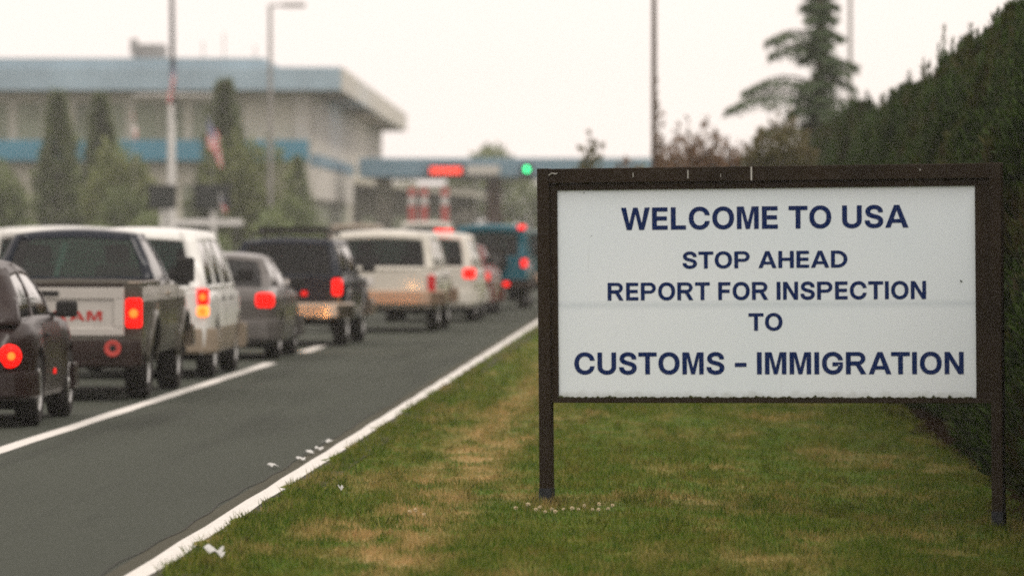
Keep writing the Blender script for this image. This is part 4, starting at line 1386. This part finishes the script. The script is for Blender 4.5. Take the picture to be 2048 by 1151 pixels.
# low evergreen at the near corner, in the hedge leaf colour
bush('low_evergreen', 'low evergreen in the bottom right corner of the photo', 'shrub', (2.12, 29.6, -.13), (.30, .3, .50), 9000, M['thuja'], None, 91, .045, 9)
# litter
M['paper'] = pmat('white_paper', (.52, .52, .50), .8, 0, .1, 20)
def scrap(name, label, cat, loc, w, h, rz, seed, group=None, curl=.03):
    g = np.random.default_rng(seed)
    mb = MB()
    ph = g.random(4) * 6
    def fn(u, v):
        return ((u - .5) * w * (1 + .2 * math.sin(v * 5 + ph[0])), (v - .5) * h * (1 + .2 * math.sin(u * 4 + ph[1])),
                .006 + curl * (abs(math.sin(u * 3.1 + ph[2])) * .6 + .5 * v * v + .25 * math.sin(v * 7 + u * 5 + ph[3]) ** 2))
    mb.grid(fn, 8, 8)
    o = mb.build(name, M['paper'], smooth=False, loc=loc, rot=(0, 0, rz))
    o.modifiers.new('thick', 'SOLIDIFY').thickness = .0012
    return tag(o, label, cat, group)
scrap('paper_scrap', 'crumpled white paper scrap lying in the grass at the bottom left', 'litter', (-2.42, 29.4, .05), .09, .12, .25, 1, None, .05)
scrap('paper_scrap', 'tiny white scrap on the dry grass left of the sign', 'litter', (-2.23, 37.1, .045), .03, .06, .2, 2, None, .03)
for i, (x, y) in enumerate(((-2.90, 46.5), (-2.87, 44.9), (-2.90, 44.2), (-2.88, 42.9), (-3.0, 41.7))):
    scrap('road_scrap', 'pale torn scrap lying on the asphalt beside the white edge line', 'litter', (x, y, .005), .06, .13, random.uniform(-.5, .5), 20 + i, 'pale scraps on the road', .025)

# ================================================================ poles, flags, building
M['pole'] = pmat('grey_steel', (.26, .25, .24), .5, .3, .15, 3)
M['wpole'] = pmat('white_painted_steel', (.60, .59, .57), .5, 0, .1, 3)
M['bfascia'] = pmat('pale_blue_fascia', (.29, .385, .45), .7, 0, .12, .6)  # fascia, band and wall colours paled to stand in for haze
M['bband'] = pmat('blue_band', (.07, .21, .29), .7, 0, .12, .6)
M['canopyblue'] = pmat('canopy_blue', (.16, .26, .33), .7, 0, .12, .4)
M['wall'] = pmat('beige_wall', (.50, .48, .41), .8, 0, .12, .7)
M['lwall'] = pmat('pale_wall', (.52, .50, .46), .8, 0, .1, .7)
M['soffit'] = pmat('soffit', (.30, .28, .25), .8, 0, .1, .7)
M['roofg'] = pmat('roof_gravel', (.30, .29, .27), .9, 0, .15, 2)
M['window'] = pmat('hazed_window', (.23, .25, .185), .5, 0, .3, .4)  # window tone lightened, distance haze put into the colour
M['box'] = pmat('dark_green_box', (.018, .022, .02), .6, 0, .2, 3)

lp = thing('light_pole', 'thin tall brown light pole rising above the sign in the middle', 'light pole', (-.58, 116, 0))
MB().tube([(0, 0, -.2), (0, 0, 5), (0, 0, 11)], [.065, .055, .04], 10).build('pole', pmat('brown_steel', (.10, .075, .06), .5, .2), lp, smooth=True)
MB().tube([(0, 0, 10.9), (0, 0, 11.1), (.8, 0, 11.25)], [.04, .035, .03], 8).build('lamp_arm', M['pole'], lp, smooth=True)
MB().box((1.1, 0, 11.25), (.7, .28, .12)).build('lamp_head', M['pole'], lp, bevel=.04)
lp = thing('light_pole', 'thin grey light pole behind the right side of the conifer', 'light pole', (5.0, 170, 0))
MB().tube([(0, 0, -.2), (0, 0, 5), (0, 0, 12)], [.075, .065, .05], 10).build('pole', M['pole'], lp, smooth=True)
MB().tube([(0, 0, 11.9), (0, 0, 12.1), (-.9, 0, 12.2)], [.05, .04, .035], 8).build('lamp_arm', M['pole'], lp, smooth=True)
MB().box((-1.25, 0, 12.2), (.7, .28, .13)).build('lamp_head', M['pole'], lp, bevel=.04)
lp = thing('street_lamp', 'grey street lamp with a flat head reaching right above the building', 'street lamp', (-17.05, 235, 0))
MB().tube([(0, 0, -.2), (0, 0, 5), (0, 0, 11.05)], [.11, .095, .075], 10).build('pole', M['pole'], lp, smooth=True)
MB().tube([(-.08, 0, 11.02), (.6, 0, 11.05)], .05, 8).build('lamp_arm', M['pole'], lp, smooth=True)
MB().box((.98, 0, 11.04), (.95, .36, .17)).build('lamp_head', M['pole'], lp, bevel=.05)

fp = thing('flagpole', 'white mast flagpole with a cross yard in front of the customs building', 'flagpole', (-19.35, 215, 0))
MB().tube([(0, 0, -.2), (0, 0, 6.5)], [.17, .14], 14).build('lower_mast', M['wpole'], fp, smooth=True)
MB().tube([(.08, 0, 5.9), (.04, 0, 9), (0, 0, 13)], [.095, .09, .07], 10).build('upper_mast', M['box'], fp, smooth=True)
MB().tube([(-1.5, -.1, 6.84), (0, -.12, 6.88), (1.62, -.1, 6.84)], [.03, .045, .03], 8).build('yard', M['wpole'], fp, smooth=True)
hl = MB()
for x in (-1.42, 1.55): hl.tube([(x, -.1, 6.8), (x * .98, -.1, 3.2)], .008, 4)
hl.build('halyard', M['wpole'], fp)


def flagmat(name, kind):
    m, n, l, p = nodes_of(name)
    tc = n.new('ShaderNodeTexCoord')
    sp = n.new('ShaderNodeSeparateXYZ')
    l.new(tc.outputs['UV'], sp.inputs[0])
    if kind == 'stripes':
        s_ = math_node(n, l, 'MODULO', math_node(n, l, 'MULTIPLY', sp.outputs[1], 13.0), 2.0)
        st = math_node(n, l, 'LESS_THAN', s_, 1.0)
        out = mixrgb(n, l, st, (.72, .67, .64), (.58, .04, .06))
        can = math_node(n, l, 'MULTIPLY', math_node(n, l, 'LESS_THAN', sp.outputs[0], .4), math_node(n, l, 'LESS_THAN', sp.outputs[1], 7 / 13))
        vor = n.new('ShaderNodeTexVoronoi')
        vor.inputs['Scale'].default_value = 14
        vor.inputs['Randomness'].default_value = 0
        l.new(tc.outputs['UV'], vor.inputs['Vector'])
        star = math_node(n, l, 'LESS_THAN', vor.outputs['Distance'], .28)
        blue = mixrgb(n, l, star, (.03, .045, .16), (.6, .6, .6))
        out = mixrgb(n, l, can, out, blue)
    else:
        edge = math_node(n, l, 'GREATER_THAN', math_node(n, l, 'ABSOLUTE', math_node(n, l, 'SUBTRACT', sp.outputs[0], .5)), .25)
        out = mixrgb(n, l, edge, (.80, .74, .72), (.62, .25, .25))
    l.new(out, p.inputs['Base Color'])
    p.inputs['Roughness'].default_value = .85
    return m


def flag(label, loc, hoist, fly, sway, mat, seed):
    g = np.random.default_rng(seed)
    ph = g.random(3) * 6
    nu, nv = 22, 14
    def fn(a, b):
        fold = math.sin(a * 9 + b * 2 + ph[0])
        x = sway * a * fly * (.75 + .25 * math.sin(a * 3)) + .04 * fold
        z = -b * hoist * (1 - .35 * a) - a * fly * .80 + .02 * math.sin(a * 14 + ph[1])
        return (x + b * .02, .10 * math.sin(a * 11 + b * 3 + ph[2]) * (.3 + a), z)
    mb = MB().grid(fn, nu, nv)
    o = mb.build('flag', mat, smooth=True, loc=loc)
    uv = o.data.uv_layers.new(name='UVMap')
    for lp_ in o.data.loops:
        i = lp_.vertex_index
        uv.data[lp_.index].uv = ((i % (nu + 1)) / nu, (i // (nu + 1)) / nv)
    return tag(o, label, 'flag', 'flags on the mast')
FS, FP = flagmat('stars_and_stripes', 'stripes'), flagmat('pale_flag', 'pale')
flag('limp red and white striped flag hanging at the right end of the yard', (-17.95, 214.85, 6.15), 1.2, 1.7, .36, FS, 1)
flag('faint red striped flag drooping high on the upper mast', (-19.2, 214.8, 8.25), .9, 1.7, -.16, FS, 2)
flag('small pale pink and white flag hanging at the left end of the yard', (-20.82, 214.85, 6.2), .6, .9, .2, FP, 3)

# dark sign boxes, and a white height bar
for x, w, h, lab in ((-19.05, .98, .82, 'dark square sign box on a white post below the flagpole'), (-17.2, 1.3, .85, 'wider dark sign box to the right of the flagpole foot')):
    b = thing('sign_box', lab, 'sign', (x, 208, 0))
    MB().tube([(0, .12, -.1), (0, .12, 3.3)], .10, 10).build('post', M['wpole'], b, smooth=True)
    MB().box((0, 0, 2.97), (w, .16, h)).build('panel', M['box'], b, bevel=.03)
    MB().box((0, .02, 2.97), (w + .06, .1, h + .06)).build('frame', M['dark'], b, bevel=.02)
hb = thing('height_barrier', 'white horizontal bar on dark posts showing above the white minivan', 'barrier', (-15.0, 180, 0))
MB().box((0, 0, 1.99), (2.15, .12, .2)).build('crossbar', M['wpole'], hb, bevel=.02)
for x in (-.95, .85): MB().bx(x - .06, x + .06, -.05, .05, -.1, 1.889).build('post', M['dark'], hb, bevel=.01)
ft = flag('tiny red and blue flag on a stick standing on the white height bar', (-14.62, 179.9, 2.86), .3, .62, .3, FS, 4)
ft['group'] = 'flag on the height bar'
tag(MB().tube([(-14.64, 179.9, 2.09), (-14.64, 179.9, 2.95)], .018, 6).build('flag_stick', M['wpole'], smooth=True), 'thin pale stick holding the tiny flag above the height bar', 'stick')

# customs building: origin at the near right corner of the wall
B = thing('customs_building', 'long hazy office building with pale blue roof fascia and a blue band between its storeys', 'building', (-17.5, 267, 0), R(1.2))
MB().bx(-45, 0, 0, 104, -.3, 8.27).build('wall', M['wall'], B)
MB().bx(-46.5, 1.50, -1.5, 107.5, 8.272, 9.37).build('roof_fascia', M['bfascia'], B, bevel=.03)
MB().bx(1.502, 1.58, -1.3, 107.4, 8.25, 9.36).build('side_fascia', M['lwall'], B)  # paler than the front fascia, haze brightness put into its colour
MB().bx(.001, .40, .2, 46, 4.74, 5.3).build('side_blue_band', M['canopyblue'], B)
MB().bx(-46.2, -2.1, -1.2, 60, 9.372, 9.80).build('parapet', M['bfascia'], B)
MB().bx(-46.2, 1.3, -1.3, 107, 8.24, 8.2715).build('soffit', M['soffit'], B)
MB().bx(-45.5, -.05, -.9, -.001, 4.99, 5.97).build('blue_band', M['bband'], B, bevel=.03)
MB().bx(.001, .35, .2, 46, 3.2, 4.72).build('side_band', M['lwall'], B)
MB().bx(.001, .12, .2, 103, 5.31, 6.1).build('side_band', M['lwall'], B)
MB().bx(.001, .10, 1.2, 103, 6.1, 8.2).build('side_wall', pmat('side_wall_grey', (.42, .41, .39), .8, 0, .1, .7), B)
MB().bx(-.75, .02, -.12, .6, -.3, 8.24).build('corner_pier', M['lwall'], B)
x = -44
while x < -3.5:
    w = MB().bx(x, x + 2.3, -.06, -.002, 6.05, 7.75).build('window', M['window'], B)
    MB().bx(x + 1.12, x + 1.18, -.08, -.0605, 6.05, 7.75).build('mullion', M['wall'], w)
    x += 2.75
for x in (-41, -34, -27, -20, -12.5, -6):
    w = MB().bx(x, x + 3.6, -.06, -.002, .9, 3.9).build('window', M['window'], B)
    for k in (1.2, 2.4): MB().bx(x + k - .04, x + k + .04, -.08, -.0605, .9, 3.9).build('mullion', M['wall'], w)
MB().bx(.001, .08, 2, 44, 1.0, 3.1).build('side_window', M['window'], B)
pen = MB()
pen.bx(-8.9, -7.45, 8, 11, 9.8, 10.75)
pen.bx(-9.05, -8.7, 7.8, 8.4, 10.2, 11.0)
pen.build('rooftop_plant', M['pole'], B, bevel=.04)
for x, h in ((-5.4, 1.0), (-4.4, 1.4), (-2.9, .8)): MB().tube([(x, 6, 9.75), (x, 6, 9.8 + h)], .03, 6).build('antenna', M['pole'], B)

# toll canopy
Cn = thing('toll_canopy', 'long flat blue roofed canopy spanning the lanes at the inspection booths', 'canopy', (0, 288, 0))
MB().bx(-16.4, 8, 0, 14, 4.44, 5.40).build('roof', M['canopyblue'], Cn, bevel=.03)
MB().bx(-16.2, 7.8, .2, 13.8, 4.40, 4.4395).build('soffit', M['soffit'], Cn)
for x in (-15.4, -9.72, -5.2, -.6, 4.2):
    MB().bx(x - .4, x + .4, 5, 6, -.3, 4.40).build('column', pmat('brown_column', (.20, .125, .095), .8) if x == -9.72 else M['wall'], Cn, bevel=.03)
# lane signs on the canopy edge
M['ledred'] = emat('led_red', (1.0, .06, .03), 2.2, (.2, .02, .02))
ls = thing('lane_sign', 'glowing red electronic sign on the front edge of the blue canopy', 'sign', (-11.95, 287.7, 4.76))
MB().bx(-.9, .9, -.02, .25, -.27, .27).build('housing', M['dark'], ls, bevel=.03)
led = MB()
x = -.80
k = 0
while x < .70:
    w = (.10, .16, .10, .13)[k % 4]
    led.bx(x, x + w, -.04, -.021, -.17, .17)
    x += w + .035
    k += 1
led.build('display', M['ledred'], ls)
ls = thing('lane_sign', 'white unlit sign on the canopy edge right of the red electronic sign', 'sign', (-10.1, 287.7, 4.78))
MB().bx(-.82, .82, -.02, .25, -.22, .22).build('panel', M['lwall'], ls, bevel=.02)
MB().bx(-.86, .86, .0, .2, -.26, .26).build('frame', M['pole'], ls, bevel=.02)
tl = thing('traffic_light', 'green lit lane signal hanging from the canopy edge near the sign', 'traffic light', (-7.87, 287.6, 4.83))
MB().bx(-.28, .28, 0, .3, -.28, .28).build('housing', M['dark'], tl, bevel=.05)
MB().lathe([(.12, -.002), (.10, -.03), (.06, -.04), (.0005, -.045)], 20, 'y').build('lens', emat('green_lamp', (.03, 1.0, .32), 5.0, (.02, .3, .1)), tl, smooth=True)
# booths
for x, lab, rd in ((-13.6, 'left toll booth with a red panelled front under the canopy', 1), (-12.1, 'middle toll booth with red corner posts under the canopy', 1), (-11.2, 'right toll booth with a pale front under the canopy', 0)):
    b = thing('toll_booth', lab, 'toll booth', (x, 292, 0), 0, 'toll booths under the canopy')
    MB().bx(-.5, .5, 0, 2.4, -.2, 2.6).build('cabin', M['lwall'], b, bevel=.03)
    MB().bx(-.62, .62, -.15, 2.6, 2.601, 2.78).build('roof', M['wall'], b, bevel=.03)
    MB().bx(-.36, .36, -.03, -.001, 1.1, 2.2).build('window', M['window'], b)
M['redpost'] = pmat('red_post', (.46, .085, .075), .6, 0, .1, 2)
for x, lab in ((-13.66, 'left red and white marker post by the toll booths'), (-13.05, 'middle red and white marker post by the toll booths'), (-12.0, 'right red and white marker post by the toll booths')):
    b = thing('marker_post', lab, 'post', (x, 287.2, 0), 0, 'red marker posts by the booths')
    MB().bx(-.17, .17, -.1, .1, -.1, 3.9).build('post', M['redpost'], b, bevel=.02)
    MB().bx(-.175, .175, -.105, .105, 3.0, 3.45).build('white_band', M['wpole'], b)
    MB().bx(-.175, .175, -.105, .105, 1.4, 1.9).build('white_band', M['wpole'], b)
sh = thing('inspection_hall', 'dark inspection hall with a sloping roof behind the toll booths', 'building', (-14.6, 322, 0))
MB().bx(-4.4, 2.2, 0, 20, -.3, 4.3).build('wall', pmat('hall_wall', (.10, .10, .08), .9, 0, .2, .5), sh)
hr = MB()
hr.add([(-4.6, -.6, 4.4), (3.8, -.6, 3.55), (3.8, -.6, 3.75), (-4.6, -.6, 4.7), (-4.6, 21, 4.4), (3.8, 21, 3.55), (3.8, 21, 3.75), (-4.6, 21, 4.7)],
       [(0, 1, 2, 3), (7, 6, 5, 4), (0, 4, 5, 1), (1, 5, 6, 2), (2, 6, 7, 3), (3, 7, 4, 0)])
hr.build('roof', M['wall'], sh)
for x in (-3.6, -1.9, -.2): MB().bx(x, x + 1.1, -.05, -.001, .4, 2.5).build('door', M['window'], sh)

# distant vehicles near the booths
def far_spec(L, W, H, belt):
    return dict(L=L, W=W, sill=.36, belt=belt, R=.35, wheels=(.95, L - .95), rr=.35, ra=.06, rf=.6, fa=.16,
                top=[(0, belt - .02), (L * .7, belt), (L - .1, belt - .12), (L, belt - .25)],
                gh=dict(zb=belt - .02, zr=H - .07, y=(.03, .25, L * .58, L * .72), wb=W / 2 - .06, wr=W / 2 - .19, crown=.05, bow=.04, hump=.02, barrel=.02, round=.07,
                        rear=(.08, .92, .06, .86), front=(.06, .94, .06, .9), side=[(.06, .40, .08, .84), (.45, .92, .08, .84)]),
                doors=[(L * .4, L * .68)], mirror=(L * .66, belt + .1), rb=(.38, .62, .1, P_dgrey))
for x, y, L, W, H, mt, nm, cat, lab in (
        (-10.3, 178, 4.9, 1.9, 1.95, P_tan, 'van', 'van', 'tan van waiting in a left lane near the booths'),
        (-8.7, 192, 5.0, 1.95, 2.05, P_cream, 'van', 'van', 'pale van waiting in the left lane beside the tan van'),
        (-9.6, 205, 4.6, 1.8, 1.75, P_green, 'suv', 'SUV', 'dark green SUV close to the toll booths')):
    v = vehicle(nm, lab, cat, (x, y, 0), 0, far_spec(L, W, H, 1.06), mt, 'vehicles in the other lanes')
    lamp_pair(v, 'tail_light', W / 2 - .1, .92, .12, .24, M['tail'], .02, .12)

# ================================================================ haze
hz = MB().bx(-262, 262, -40, 505, -1.4, 15.5).build('haze', None)
m = bpy.data.materials.new('haze_air')
m.use_nodes = True
n, l = m.node_tree.nodes, m.node_tree.links
n.remove(n['Principled BSDF'])
pv = n.new('ShaderNodeVolumePrincipled')
pv.inputs['Color'].default_value = (.97, .97, .97, 1)
pv.inputs['Density'].default_value = 0.00040
pv.inputs['Anisotropy'].default_value = 0.2
l.new(pv.outputs[0], n['Material Output'].inputs['Volume'])
hz.data.materials.append(m)
tag(hz, 'thin pale summer haze over the whole road', 'haze', kind='stuff')
